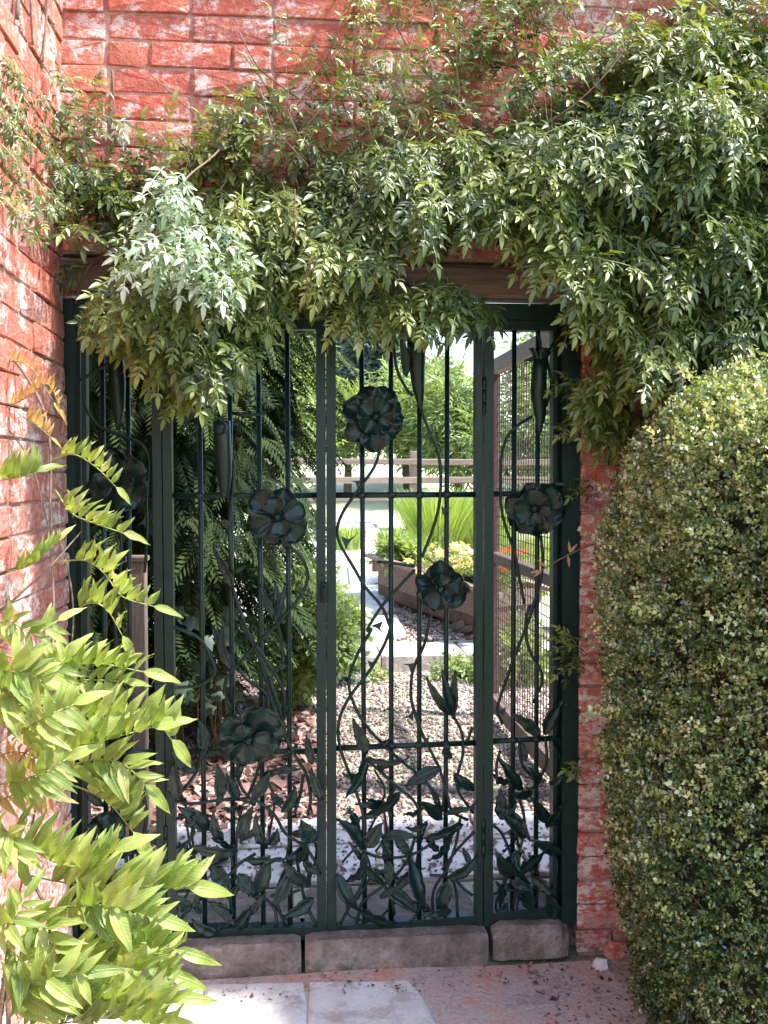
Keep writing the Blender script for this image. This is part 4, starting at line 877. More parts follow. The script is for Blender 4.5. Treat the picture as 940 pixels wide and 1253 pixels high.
for i in range(4000): _a.append(_a[-1]+math.hypot(_p[i+1][0]-_p[i][0], _p[i+1][2]-_p[i][2])*(0.35+0.65*min(1, abs(_p[i][0]-HX)/.8)))
def arc_w(s): return float(np.interp(s*_a[-1], _a, _w))
hedge = thing('clipped_hedge', 'rounded clipped evergreen hedge with tiny glossy leaves on the right', 'hedge', (HX, HY, 0))
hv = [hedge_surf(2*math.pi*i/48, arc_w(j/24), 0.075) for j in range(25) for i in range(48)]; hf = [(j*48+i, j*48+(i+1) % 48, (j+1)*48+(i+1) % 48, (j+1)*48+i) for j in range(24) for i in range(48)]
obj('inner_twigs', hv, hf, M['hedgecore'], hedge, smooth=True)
def sprig(rn, n=6):
    V = []; F = []; off = 0; L = 0.038
    for i in range(n):
        for s in (1, -1):
            l, w = rn.uniform(.009, .0125), rn.uniform(.006, .0082)
            v = np.array([(0, 0, 0), (-w/2, l*.5, .0012), (0, l, -.0008), (w/2, l*.5, .0012)]); a = s*math.radians(rn.uniform(40, 75)) if i < n-1 else s*.5
            tl = rn.uniform(.1, .7); ct, st = math.cos(tl), math.sin(tl); v = np.stack([v[:, 0], v[:, 1]*ct-v[:, 2]*st, v[:, 1]*st+v[:, 2]*ct], 1)
            ca, sa = math.cos(a), math.sin(a); rl = i*1.4
            v = np.stack([v[:, 0]*ca+v[:, 1]*sa, -v[:, 0]*sa+v[:, 1]*ca, v[:, 2]], 1); v = np.stack([v[:, 0]*math.cos(rl)-v[:, 2]*math.sin(rl), v[:, 1], v[:, 0]*math.sin(rl)+v[:, 2]*math.cos(rl)], 1)
            V.append(v+np.array([0, L*i/(n-1), 0])); F.append(np.array([(0, 3, 2, 1)])+off); off += 4
    return np.concatenate(V), np.concatenate(F)
HB = [sprig(rv) for _ in range(10)]
N = 40000; th = RNG.uniform(math.pi*0.55, math.pi*1.80, N); back = RNG.random(N) < .12; th[back] = RNG.uniform(0, 2*math.pi, back.sum())
w = np.array([arc_w(q) for q in RNG.random(N)]); P0 = np.array([hedge_surf(a, b) for a, b in zip(th, w)]); C0 = np.stack([HX+(P0[:, 0]-HX)*.3, HY+(P0[:, 1]-HY)*.3, np.minimum(P0[:, 2], 1.2)], 1)
Nn = P0-C0; Nn /= np.linalg.norm(Nn, axis=1, keepdims=True)
gaps = (np.sin(P0[:, 0]*19+P0[:, 2]*13)+np.sin(P0[:, 1]*23-P0[:, 2]*17)+np.sin(P0[:, 2]*31+P0[:, 0]*11))/3
P0 = P0-Nn*(RNG.random(N)[:, None]**2*0.06+0.03+np.maximum(0, gaps-.35)[:, None]*.06)
Dd = Nn+RNG.normal(0, .55, (N, 3)); Uu = RNG.normal(0, 1, (N, 3))+np.array([0, -.3, .8])
tn = np.clip(RNG.beta(1.3, 2.6, N)+0.22*(P0[:, 2]-0.9)+0.06*np.sin(P0[:, 2]*9+P0[:, 1]*8)+.06, 0, 1); tn = np.where(RNG.random(N) < .012, 1.0, tn*.92)  # a few leaves jump to the palest tone as painted glints
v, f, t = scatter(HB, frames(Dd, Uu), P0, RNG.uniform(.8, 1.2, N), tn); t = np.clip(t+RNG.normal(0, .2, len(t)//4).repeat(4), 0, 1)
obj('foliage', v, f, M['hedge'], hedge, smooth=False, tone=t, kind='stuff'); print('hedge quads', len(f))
B0 = RNG.integers(0, N, 420); Df = Nn[B0]+RNG.normal(0, .5, (420, 3))+np.array([0, 0, .5])      # fresh unclipped tips standing proud
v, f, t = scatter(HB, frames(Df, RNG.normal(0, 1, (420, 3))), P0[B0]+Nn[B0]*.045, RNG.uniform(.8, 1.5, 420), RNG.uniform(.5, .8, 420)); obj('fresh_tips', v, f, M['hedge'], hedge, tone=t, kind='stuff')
for k in range(60):
    a = rv.uniform(math.pi*.8, math.pi*1.6); ww = rv.uniform(.02, .6); p = Vector(hedge_surf(a, ww, .05)); d = (p-Vector((HX, HY, p.z))).normalized(); woody(hedge, [p, p+d*.03+Vector((0, 0, .02)), p+d*.05+Vector((rv.uniform(-.03, .03), 0, .05))], .0018)
# reddish bare shoot reaching across the right jamb
sh = thing('bare_shoot', 'thin reddish shoot with a few young leaves crossing the right jamb of the gate', 'shoot', tuple(P(700, 680, -.12)))
woody(sh, wp([(752, 660, -.10), (720, 668, -.12), (690, 682, -.13), (662, 698, -.14)]), .0026)
yv, yf = leaflet_arrays(0.035, 0.010); ym = mesh('leaf', yv, yf, M['young'], True, tone=.5)
for (px, py, dx, dz) in ((697, 676, -.1, 1), (697, 676, .5, .6), (695, 680, .1, -1), (662, 698, -1, -.2), (664, 697, -.8, -.6), (668, 694, -.7, .6)):
    Rr = frames(np.array([[dx, -.2, dz]]), np.array([[0, -1., .2]]))[0]; inst('leaf', ym, P(px, py, -.13), sh, Matrix(Rr.tolist()).to_quaternion(), .9)

# ================================================================ bright pinnate climber, lower left
wis = thing('leafy_climber', 'bright yellow green climber with long pinnate leaves at the lower left', 'climbing plant', (-0.5, -1.2, 0))
def wleaf(L=1.0, W=0.32, wave=0.02, ph=0.0, twist=.15):
    k = 8; v = []; f = []
    for i in range(k+1):
        u = i/k; w = W*(math.sin(math.pi*u**0.68)**0.9)*0.56*(1-.30*u)*(1+.05*math.sin(17*u+ph)) if 0 < i < k else .003; z = 0.10*math.sin(math.pi*u)-0.06*u*u
        for s in (-1, -.5, 0, .5, 1):
            v.append((s*w+.03*math.sin(3*u), u*L, z+abs(s)*w*.35+wave*math.sin(14*u+ph+s)*abs(s)+s*twist*w*u))
    for i in range(k):
        for j in range(4): a = i*5+j; f.append((a, a+1, a+6, a+5))
    return np.array(v), np.array(f)
def tone_mesh(name, vf, mat, lo, hi):
    v, f = vf; return mesh(name, v, f, mat, True, tone=[lo+(hi-lo)*(abs(p[0])*2) for p in v])
WM = [tone_mesh('leaflet', wleaf(1, rv.uniform(.23, .32), rv.uniform(.012, .04), rv.uniform(0, 6), rv.uniform(-.3, .3)), M['wisteria'], t0, t0+.15) for t0 in (0, .15, .3, .45, .6, .75, .3, .5)]
YM = [tone_mesh('leaflet', wleaf(1, rv.uniform(.18, .28), .02, rv.uniform(0, 6), .3), M['young'], t0, t0+.2) for t0 in (0, .4, .8)]
nlf = 0
def pinnate(pts, n, lpx, yd, up=(0.35, 0.85), fold=0.45, both=False, young=False, t0=0.15, endscale=1.0, term=True):
    """compound leaf on the plane y=yd (+ own depth curve); pts photo pixels from base to tip"""
    global nlf
    m = len(pts); sp_ = spline([P(x, y, yd-0.05*math.sin(math.pi*i/(m-1))-0.05*i/(m-1)) for i, (x, y) in enumerate(pts)], 8); mb = MB(); mb.tube(sp_, lambda t: .0020*(1-.5*t), 5)
    root = mb.build('leaf', M['greenstem'], wis, smooth=True); L = 1.12*lpx/1230*(2.86+yd)
    K = len(sp_)-1
    n = round(n*1.25)
    for i in range(n):
        u = t0+(1-t0)*(i+.3)/n; q = u*K; a = min(K-1, int(q)); p = sp_[a].lerp(sp_[a+1], q-a); t = (sp_[a+1]-sp_[a]).normalized()
        sc = L*(0.72+0.4*math.sin(math.pi*min(1, .15+u*.85)))*(1 if u < .8 else endscale)*rv.uniform(.86, 1.1)
        for s in (1, -1):
            if both: nrm = Vector((0, -1, 0)); side = t.cross(nrm).normalized()*s; d = t*.65+side*.85+Vector((0, -.15, -.12)); up_ = Vector((.1, -.9, .5))
            else: d = t*up[0]+Vector((0.05, 0, 1))*up[1]+Vector((0, -fold*s, 0)); up_ = Vector((.3*s, -.8, .2)) if s > 0 else Vector((-.3, -.9, .5))
            d = d+Vector((rv.gauss(0, .08), rv.gauss(0, .1), rv.gauss(0, .08))); up_ = up_+Vector((rv.gauss(0, .25), rv.gauss(0, .2), rv.gauss(0, .25)))
            Rr = frames(np.array([tuple(d)]), np.array([tuple(up_)]))[0]; inst('leaflet', rv.choice(YM if young else WM), p, root, Matrix(Rr.tolist()).to_quaternion(), sc*(1 if s > 0 else .92)); nlf += 1
    if term:
        t = (sp_[-1]-sp_[-2]).normalized(); Rr = frames(np.array([tuple(t+Vector((0, -.1, -.05)))]), np.array([(0.1, -.8, .6)]))[0]; inst('leaflet', rv.choice(YM if young else WM), sp_[-1], root, Matrix(Rr.tolist()).to_quaternion(), L*1.1); nlf += 1
pinnate([(65, 562), (90, 556), (118, 572), (142, 596)], 7, 24, -.62, fold=.35, up=(.5, .8))
pinnate([(68, 600), (88, 628), (115, 640), (150, 652)], 7, 30, -.64, fold=.5, up=(.6, .7))
pinnate([(68, 688), (105, 686), (128, 702), (150, 730), (188, 742)], 9, 32, -.66, fold=.4, up=(.55, .8))
pinnate([(88, 752), (108, 738), (130, 745), (150, 778)], 5, 34, -.70, fold=.4, up=(.4, .8))
pinnate([(10, 700), (40, 690), (70, 662)], 7, 24, -.78, fold=.35, up=(.4, .8))
pinnate([(-5, 588), (20, 585), (44, 578)], 5, 34, -.9, fold=.3, up=(.3, .9))
pinnate([(2, 500), (30, 488), (58, 470), (74, 500)], 8, 18, -.55, young=True, fold=.4)
pinnate([(0, 448), (18, 442), (40, 452), (66, 492)], 6, 16, -.55, young=True, fold=.4); pinnate([(28, 510), (45, 520), (62, 535)], 6, 18, -.58, fold=.3, young=True)
pinnate([(0, 800), (60, 815), (120, 812), (175, 822)], 9, 40, -.86, fold=.6, up=(.5, .6)); pinnate([(20, 860), (50, 835), (80, 805)], 6, 36, -.9, both=True)
pinnate([(60, 836), (110, 832), (150, 834)], 6, 30, -.84, both=True)
pinnate([(50, 880), (100, 876), (150, 882), (195, 890), (210, 905)], 8, 44, -.88, fold=.35, up=(.45, .85)); pinnate([(20, 935), (70, 920), (130, 905), (185, 890)], 10, 46, -.92, fold=.55, up=(.55, .7))
pinnate([(60, 950), (110, 930), (150, 935), (178, 960)], 7, 44, -.9, both=True); pinnate([(40, 955), (85, 960), (130, 980), (163, 1018)], 6, 46, -.86, fold=.3, up=(.55, .75), t0=.5)
pinnate([(30, 1070), (80, 1080), (140, 1086), (200, 1084), (228, 1085)], 9, 56, -.9, fold=.32, up=(.7, .72)); pinnate([(0, 1010), (40, 1040), (90, 1060), (140, 1040)], 8, 46, -.95, fold=.5, up=(.45, .8))
pinnate([(40, 1120), (100, 1130), (160, 1150), (215, 1162)], 9, 52, -.95, fold=.45, up=(.6, .75)); pinnate([(60, 1180), (110, 1172), (160, 1178), (205, 1190)], 8, 50, -.96, fold=.5, up=(.65, .6))
pinnate([(20, 1200), (90, 1215), (150, 1222), (205, 1220)], 9, 52, -1.0, fold=.5, up=(.6, .6)); pinnate([(30, 1262), (90, 1250), (150, 1245), (200, 1250)], 9, 50, -1.0, fold=.5, up=(.6, .7))
pinnate([(20, 1100), (50, 1130), (70, 1170), (100, 1230)], 7, 46, -1.02, both=True); pinnate([(0, 1150), (30, 1180), (60, 1240)], 6, 44, -1.05, both=True)
pinnate([(-10, 985), (10, 975), (35, 970), (68, 975)], 8, 26, -.85, both=True, young=True); pinnate([(-10, 930), (15, 920), (40, 925), (70, 940)], 8, 24, -.85, both=True, young=True)
pinnate([(-10, 1010), (12, 1020), (25, 1050)], 5, 40, -1.0, both=True); pinnate([(-10, 860), (10, 850), (30, 880)], 5, 48, -1.0, both=True); pinnate([(-20, 770), (10, 760), (40, 775), (70, 760)], 6, 32, -.95, both=True); pinnate([(-20, 840), (10, 820), (50, 830)], 6, 44, -1.0, both=True)
pinnate([(-10, 1110), (10, 1130), (30, 1100)], 5, 36, -1.05, both=True)
for (a_, b_, c_, d_, e_) in (((15, 905), (50, 880), (90, 862), 40, -1.0), ((0, 960), (40, 950), (80, 930), 40, -1.0), ((80, 1110), (130, 1108), (185, 1120), 50, -1.0), ((0, 1230), (50, 1200), (100, 1190), 50, -1.06)):
    pinnate([a_, b_, c_], 7, d_, e_, both=rv.random() < .6, up=(.6, .7))
print('leaflets', nlf)
for L, r in (([(0, 420, -.55), (14, 436, -.55), (38, 470, -.56), (56, 510, -.6), (62, 560, -.62), (62, 610, -.64), (64, 690, -.68), (66, 760, -.78), (60, 850, -.86), (50, 950, -.9), (30, 1060, -.95), (14, 1150, -1.0)], .0035), ([(-6, 1140, -1.02), (10, 1165, -1.0), (28, 1200, -1.0), (42, 1262, -.98)], .006),
             ([(70, 650, -.64), (84, 700, -.68), (90, 750, -.72), (87, 800, -.8), (84, 860, -.9)], .0022), ([(0, 750, -.85), (30, 722, -.82), (60, 695, -.8), (100, 650, -.7)], .0024), ([(0, 515, -.6), (22, 540, -.6), (42, 578, -.62), (58, 640, -.64)], .002), ([(0, 880, -1.0), (22, 900, -.98), (45, 870, -.95), (70, 840, -.9)], .0025), ([(-5, 960, -1.), (25, 930, -.95), (50, 880, -.9)], .0025), ([(14, 1150, -1.), (10, 1220, -1.02), (12, 1290, -1.05)], .006), ([(30, 1060, -.95), (60, 1130, -.98), (60, 1260, -1.)], .004)):
    woody(wis, wp(L), r)

q1 = P(14, 1150, -1.0); woody(wis, [Vector((XW+.05, -1.12, -.02)), Vector((XW+.06, -1.10, .15)), Vector((XW+.07, -1.05, .32)), q1], .009)
q2 = P(60, 1260, -1.0); woody(wis, [Vector((XW+.07, -1.05, -.02)), Vector((XW+.10, -1.03, .12)), q2], .006)

# ================================================================ garden beyond the gate
rg_ = random.Random(77)
def X3(px, d): return (px-352)/1230*d      # sideways offset for a photo column at a distance d past the camera
def leafquad(L, W, fold=.3):
    return np.array([(0, 0, 0), (-W/2, L*.5, fold*W*.5), (0, L, -.1*L), (W/2, L*.5, fold*W*.5)]), np.array([(0, 3, 2, 1)])
def spray_arr(rn, n=5, L=.1, l=.04, w=.02):
    V = []; F = []; off = 0
    for i in range(n):
        v, f = leafquad(l*rn.uniform(.7, 1.1), w*rn.uniform(.7, 1.1)); a = (rn.uniform(.4, 1.1))*(1 if i % 2 else -1); ca, sa = math.cos(a), math.sin(a); t = rn.uniform(-.5, .3)
        v = np.stack([v[:, 0], v[:, 1]*math.cos(t)-v[:, 2]*math.sin(t), v[:, 1]*math.sin(t)+v[:, 2]*math.cos(t)], 1)
        v = np.stack([v[:, 0]*ca+v[:, 1]*sa, -v[:, 0]*sa+v[:, 1]*ca, v[:, 2]], 1); V.append(v+np.array([0, L*i/n, 0])); F.append(f+off); off += 4
    return np.concatenate(V), np.concatenate(F)
def crown_points(c, r, n, lumps, shell=.55, rn=RNG):
    """points in an uneven crown made of many offset clumps"""
    c = np.array(c); r = np.array(r); L = []
    for i in range(lumps):
        d = rn.normal(0, 1, 3); d /= np.linalg.norm(d); L.append((c+d*r*rn.uniform(.35, .95), r*rn.uniform(.18, .38)))
    pick = rn.integers(0, lumps, n); d = rn.normal(0, 1, (n, 3)); d /= np.linalg.norm(d, axis=1, keepdims=True); rad = rn.uniform(shell, 1.05, n)
    C = np.array([l[0] for l in L])[pick]; Rr = np.array([l[1] for l in L])[pick]; tone = (pick % 7)/7*.5
    return C+d*Rr*rad[:, None], d, tone, L
def limbs(par, base, crown_c, r, lumps, rad, mat='bark', name='trunk'):
    mb = MB(); base = Vector(base); top = Vector(crown_c); mid = base.lerp(top, .5)+Vector((rg_.uniform(-.1, .1)*r[0], rg_.uniform(-.1, .1)*r[0], 0))
    mb.tube(spline([base-Vector((0, 0, .1)), mid, top], 5), lambda t: rad*(1-.6*t), 8)
    for c, rr in lumps[:14]:
        s = base.lerp(top, rg_.uniform(.35, .9)); c = Vector(c); mb.tube(spline([s, s.lerp(c, .5)+Vector((0, 0, .08*r[2])), c], 4), lambda t: rad*.38*(1-.75*t), 5)
    return mb.build(name, M[mat], par, smooth=True)
def leafy(name, label, cat, base, cc, r, n, mat, l, w, lumps=22, droop=-.1, up=.3, group=None, trad=.05, shell=.5, trunkname='trunk', crownname='crown', sprays=None, outward=1.0):
    t = thing(name, label, cat, base, group); pts, d, tone, L = crown_points(cc, r, n, lumps, shell)
    lo = ground_z(0, base[1])+.03; keep = pts[:, 2] > lo; pts, d, tone = pts[keep], d[keep], tone[keep]; n = len(pts)
    B = sprays or [spray_arr(rg_, 5, l*2.2, l, w) for _ in range(6)]
    D = d*outward+RNG.normal(0, .45, (n, 3))+np.array([0, 0, droop]); U = RNG.normal(0, .6, (n, 3))+np.array([.2, -.2, 1.])
    v, f, tn = scatter(B, frames(D, U), pts, RNG.uniform(.7, 1.25, n), np.clip(tone+RNG.uniform(0, .5, n), 0, 1)); obj(crownname, v, f, M[mat], t, smooth=False, tone=tn, kind='stuff')
    limbs(t, base, cc, r, L, trad, name=trunkname); return t

# conifer just inside, filling the left
def fern(rn):
    V = []; F = []; off = 0; L = .26; n = 11
    def tri(p, q, w, off):
        p = np.array(p); q = np.array(q); d = (q-p)/np.linalg.norm(q-p); x = np.cross(d, [0, 0, 1]); x /= np.linalg.norm(x)
        m = p*.5+q*.5; V.append(np.array([p, m-x*w, q, m+x*w])); F.append(np.array([(0, 3, 2, 1)])+off); return off+4
    z = lambda u: -.09*u*u
    for i in range(n):
        u = .08+.9*i/n; l = .10*(1-u*.7)*rn.uniform(.8, 1.1)
        for s in (1, -1):
            q = (s*l*.72, L*u+l*.75, z(u)-.25*l); off = tri((0, L*u, z(u)), q, .007, off)
            off = tri((s*l*.30, L*u+l*.3, z(u)-.06*l), (s*l*.62, L*u+l*.28, z(u)-.3*l), .005, off)
    off = tri((0, 0, 0), (0, L*1.05, z(1)), .006, off); return np.concatenate(V), np.concatenate(F)
CB = [fern(rg_) for _ in range(6)]
con = thing('conifer_tree', 'dark conifer with drooping ferny sprays just behind the left gate leaf', 'tree', (-0.80, 2.1, .095))
tr_ = MB(); tr_.tube(spline([(-.80, 2.1, .0), (-.78, 2.12, 1.2), (-.8, 2.1, 2.6), (-.82, 2.1, 4.2)], 5), lambda t: .10*(1-.7*t), 9); tr_.build('trunk', M['bark'], con, smooth=True)
n = 7000; z = RNG.uniform(.35, 4.1, n)**1.0; a = RNG.uniform(0, 2*math.pi, n); lay = np.sin(z*11+np.sin(a*3)*1.2)*.06
rmax = np.where(z < .9, .55+.45*(z-.35)/.55, 1.0)*np.interp(z, [0, .9, 2.2, 3.2, 4.1], [.6, .92, .92, .72, .12])*(1+.10*np.sin(a*5+z*4))+lay
rr = rmax*RNG.uniform(.22, 1.0, n)**.6; pts = np.stack([-.80+rr*np.cos(a), 2.1+rr*np.sin(a)*.95, z], 1)
D = np.stack([np.cos(a), np.sin(a), np.full(n, -.75)], 1)+RNG.normal(0, .3, (n, 3)); U = np.stack([np.cos(a)*.7, np.sin(a)*.7, np.full(n, .8)], 1)+RNG.normal(0, .25, (n, 3))
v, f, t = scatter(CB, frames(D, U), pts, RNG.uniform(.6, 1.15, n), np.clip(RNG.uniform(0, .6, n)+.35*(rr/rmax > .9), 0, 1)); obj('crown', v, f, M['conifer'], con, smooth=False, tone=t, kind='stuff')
mb = MB()
for i in range(60):
    zz = rg_.uniform(.5, 3.6); aa = rg_.uniform(0, 6.28); q = rg_.uniform(.4, .75); p0 = Vector((-.8, 2.1, zz)); mb.tube(spline([p0, p0+Vector((math.cos(aa)*q*.5, math.sin(aa)*q*.5, .06)), p0+Vector((math.cos(aa)*q, math.sin(aa)*q, -.08))], 4), lambda t: .010*(1-.7*t), 4)
mb.build('branches', M['bark'], con, smooth=True, kind='stuff')

# a dark board fence on the left boundary with wire
bf = thing('board_fence', 'dark vertical board fence at the left, behind the left side panel of the gate', 'fence', (-1.35, 3, .1))
for i in range(34):
    y = .42+i*.152; w = .14; h = 1.75+.02*math.sin(i*2.1); MB().box((-1.36+.004*math.sin(i*3), y, .08), (-1.335, y+w, h), bev=.003, jit=.002, rnd=rg_).build('board', M['board'], bf)
for zz in (.5, 1.4): MB().box((-1.40, .4, zz), (-1.362, 5.6, zz+.07)).build('rail', M['board'], bf)
# gate post seen behind the left panel
pb = thing('timber_post', 'slim brown timber post standing behind the left side panel beside the conifer', 'post', (X3(172, 3.6), .74, .1))
x = X3(172, 3.6); MB().box((x-.03, .71, .10), (x+.03, .77, 1.12), bev=.005, jit=.002, rnd=rg_).build('shaft', M['greypost'], pb); MB().box((x-.038, .702, 1.12), (x+.038, .778, 1.14), bev=.004).build('cap', M['greypost'], pb)

# ivy at the conifer's foot, leafy bush right of it
def ivyleaf():
    p = [(0, 0), (.5, .05), (.38, .35), (.55, .62), (.2, .62), (0, 1.05), (-.2, .62), (-.55, .62), (-.38, .35), (-.5, .05)]
    v = np.array([(x, y, -.1*abs(x)-.05*y) for x, y in p]+[(0, .4, .05)]); return v, np.array([(0, 1, 2, 10), (2, 3, 4, 10), (4, 5, 6, 10), (6, 7, 8, 10), (8, 9, 0, 10)])
iv = thing('ivy', 'grey green ivy trailing at the foot of the conifer above the dead leaves', 'climbing plant', (-.55, 1.6, .1)); ivm = [mesh('leaf', *ivyleaf(), M['ivy'], False, tone=t) for t in (0, .35, .7, 1)]
for i in range(120):
    if i < 120: d = rg_.uniform(4.2, 5.0); px = rg_.uniform(205, 290)**1.0; py = rg_.uniform(725, 865); p = Vector((X3(px, d), d-2.86, 1.43-(py-580)/1230*d))
    else: p = Vector((rg_.uniform(-.9, 0), rg_.uniform(1.1, 2.0), rg_.uniform(.12, .3)))
    Rr = frames(np.array([[rg_.uniform(-.4, .4), -.45, -.8]]), np.array([[rg_.uniform(-.4, .5), -.8, .7]]))[0]; inst('leaf', rg_.choice(ivm), p, iv, Matrix(Rr.tolist()).to_quaternion(), rg_.uniform(.05, .085))
mb = MB()
for i in range(14): x = X3(rg_.uniform(205, 285), 4.6); mb.tube(spline([(x, 1.75, .1), (x+rg_.uniform(-.08, .08), 1.7, .4), (x+rg_.uniform(-.1, .1), 1.72, rg_.uniform(.7, 1.0))], 5), .004, 4)
mb.build('stems', M['stem'], iv, smooth=True, kind='stuff')
def hosta_bush(name, label, px, py0, py1, d, wpx, n, mat='bush', l=.07):
    zc = 1.43-((py0+py1)/2-580)/1230*d; r = wpx/2/1230*d; h = (py1-py0)/2/1230*d; x = X3(px, d)
    return leafy(name, label, 'shrub', (x, d-2.86, ground_z(x, d-2.86)), (x, d-2.86, zc), (r, r, h), n, mat, l, l*.55, lumps=16, trad=.012, trunkname='stems', crownname='foliage')
hosta_bush('leafy_shrub', 'light green leafy shrub behind the right half of the left gate leaf', 368, 690, 860, 5.6, 120, 1500, l=.055)
hosta_bush('low_plant', 'low bright plant on the left edge of the path, behind the gate lock', 415, 735, 802, 7.2, 52, 500, l=.06)
hosta_bush('low_plant', 'small pale leafed plant rooted at the left front of the kerb', 418, 812, 848, 6.3, 34, 220, mat='ivy', l=.05)
hosta_bush('low_plant', 'small weed tuft growing at the middle foot of the kerb', 462, 822, 846, 6.4, 40, 160, l=.03)
hosta_bush('low_plant', 'green weeds under the barrow end by the right part of the kerb', 562, 812, 842, 6.4, 56, 260, l=.035)
hosta_bush('low_plant', 'low green plant at the right of the kerb behind the mesh gate', 628, 770, 850, 6.3, 90, 500, l=.05)

# open wire mesh gate at the right
mg = thing('wire_mesh_gate', 'open timber framed wire mesh gate standing edge on behind the right side panel', 'gate', (1.12, 1.9, .1))
GX = 1.12; y0, y1 = 1.22, 2.50; tz = 1.97
ta = Vector((GX, y0, tz-.0)); 
MB().beam((GX, y0-.035, .16), (GX, y0-.035, tz), .045, .07, (0, 1, 0)).build('stile', M['doorwood'], mg); MB().beam((GX, y1+.035, .12), (GX, y1+.035, tz), .045, .07, (0, 1, 0)).build('stile', M['doorwood'], mg)
for zz, h in ((tz+.03, .075), (.98, .05), (.19, .08)): MB().beam((GX-.002, y0-.075, zz), (GX-.002, y1+.075, zz), .05, h).build('rail', M['greywood'] if zz > 1.5 else M['doorwood'], mg)
mb = MB(); k = 0
yy = y0+.02
while yy < y1: mb.tube([(GX+.012, yy, .2), (GX+.012, yy, tz)], .0026, 4); yy += .05
zz = .25
while zz < tz: mb.tube([(GX+.015, y0, zz), (GX+.015, y1, zz)], .0024, 4); zz += .05
mb.build('wire_mesh', M['wire'], mg, kind='stuff')
tp = thing('hanging_post', 'dark timber post that the wire mesh gate hangs from, behind the right jamb', 'post', (GX+.0, 1.08, .1)); MB().box((GX-.02, 1.04, .1), (GX+.08, 1.135, 2.1), bev=.006).build('shaft', M['doorwood'], tp); MB().box((GX-.03, 1.03, 2.1), (GX+.09, 1.145, 2.13), bev=.006).build('cap', M['doorwood'], tp)

# post and rail fence
pf = thing('post_and_rail_fence', 'grey timber post and rail fence crossing the garden beyond the grasses', 'fence', (1.4, 8.2, .8)); FY = 8.2; d = 11.06
fzs = [1.43-(py-580)/1230*d for py in (566, 588, 611)]
posts = [X3(508, d)+1.75*k for k in range(-3, 5)]
for x in posts: g0 = ground_z(x, FY); MB().box((x-.05, FY-.05, g0-.1), (x+.05, FY+.05, fzs[0]+.12), bev=.008, jit=.003, rnd=rg_).build('post', M['greypost'], pf)
for i in range(len(posts)-1):
    for zr in fzs: MB().box((posts[i]-.03, FY-.085+.003*(i % 2), zr-.032+rg_.uniform(-.01, .01)), (posts[i+1]+.028, FY-.053, zr+.032), bev=.006, jit=.003, rnd=rg_).build('rail', M['greywood'], pf)

# timber barrow planter with flowers
bw = thing('timber_barrow_planter', 'weathered wooden barrow planter standing on the kerb end, filled with soil', 'planter', (1.1, 4.8, .2))
A = Vector((.70, 5.34, .74)); B = Vector((1.42, 4.16, .58)); ax = (B-A).normalized(); sd = Vector((-ax.y, ax.x, 0)).normalized()
if sd.x < 0: sd = -sd
def BP(t, s, h): return A.lerp(B, t)+sd*s+Vector((0, 0, h))
L_ = (B-A).length
for k, (h0, h1, in0, in1) in enumerate(((-.10, 0, .0, .0), (-.21, -.105, .05, .02), (-.32, -.215, .10, .05))):
    for s0, s1 in ((0, .03), (.50, .53)):
        o0 = s0+(in0 if s0 == 0 else -in0)*.5; tt = .04*k
        v = [BP(tt, o0, h0), BP(1, o0, h0), BP(1, o0+.03, h0), BP(tt, o0+.03, h0), BP(tt*.6, o0, h1), BP(1, o0, h1), BP(1, o0+.03, h1), BP(tt*.6, o0+.03, h1)]
        obj('plank', v, [(0, 3, 2, 1), (4, 5, 6, 7), (0, 1, 5, 4), (1, 2, 6, 5), (2, 3, 7, 6), (3, 0, 4, 7)], M['barrow'], bw)
MB().beam(BP(-.08, -.015, .012), BP(1.1, -.015, .012), .07, .03).build('rim', M['greywood'], bw); MB().beam(BP(-.08, .53, .012), BP(1.1, .53, .012), .07, .03).build('rim', M['greywood'], bw)
for t in (0.0, .985): MB().beam(BP(t, 0, -.06), BP(t, .53, -.06), .03, .11).build('end_board', M['barrow'], bw)
v = [BP(.02, .03, -.05), BP(.98, .03, -.05), BP(.98, .5, -.05), BP(.02, .5, -.05), BP(.02, .03, -.3), BP(.98, .03, -.3), BP(.98, .5, -.3), BP(.02, .5, -.3)]; obj('soil_fill', v, [(0, 1, 2, 3), (7, 6, 5, 4), (0, 4, 5, 1), (1, 5, 6, 2), (2, 6, 7, 3), (3, 7, 4, 0)], M['soil'], bw)
for s in (.04, .49): MB().beam(BP(.80, s, -.28), BP(.62, s, -.28)-Vector((0, 0, .12)), .05, .05).build('leg', M['doorwood'], bw); MB().beam(BP(.86, s, -.30), BP(.62, s, -.40), .04, .045).build('leg', M['doorwood'], bw)
pot = thing('black_pot', 'black plastic flower pot at the right end of the barrow planter', 'pot', (X3(590, 7.4), 4.54, .5)); mb = MB(); x = X3(590, 7.4); mb.tube([(x, 4.54, .42), (x, 4.54, .60), (x, 4.54, .66), (x, 4.54, .665)], lambda t: [.085, .11, .12, .12][round(t*3)], 16); mb.build('body', M['blackpot'], pot, smooth=True); MB().tube([(x, 4.54, .655), (x, 4.54, .672)], .128, 16).build('rim', M['blackpot'], pot, smooth=True)
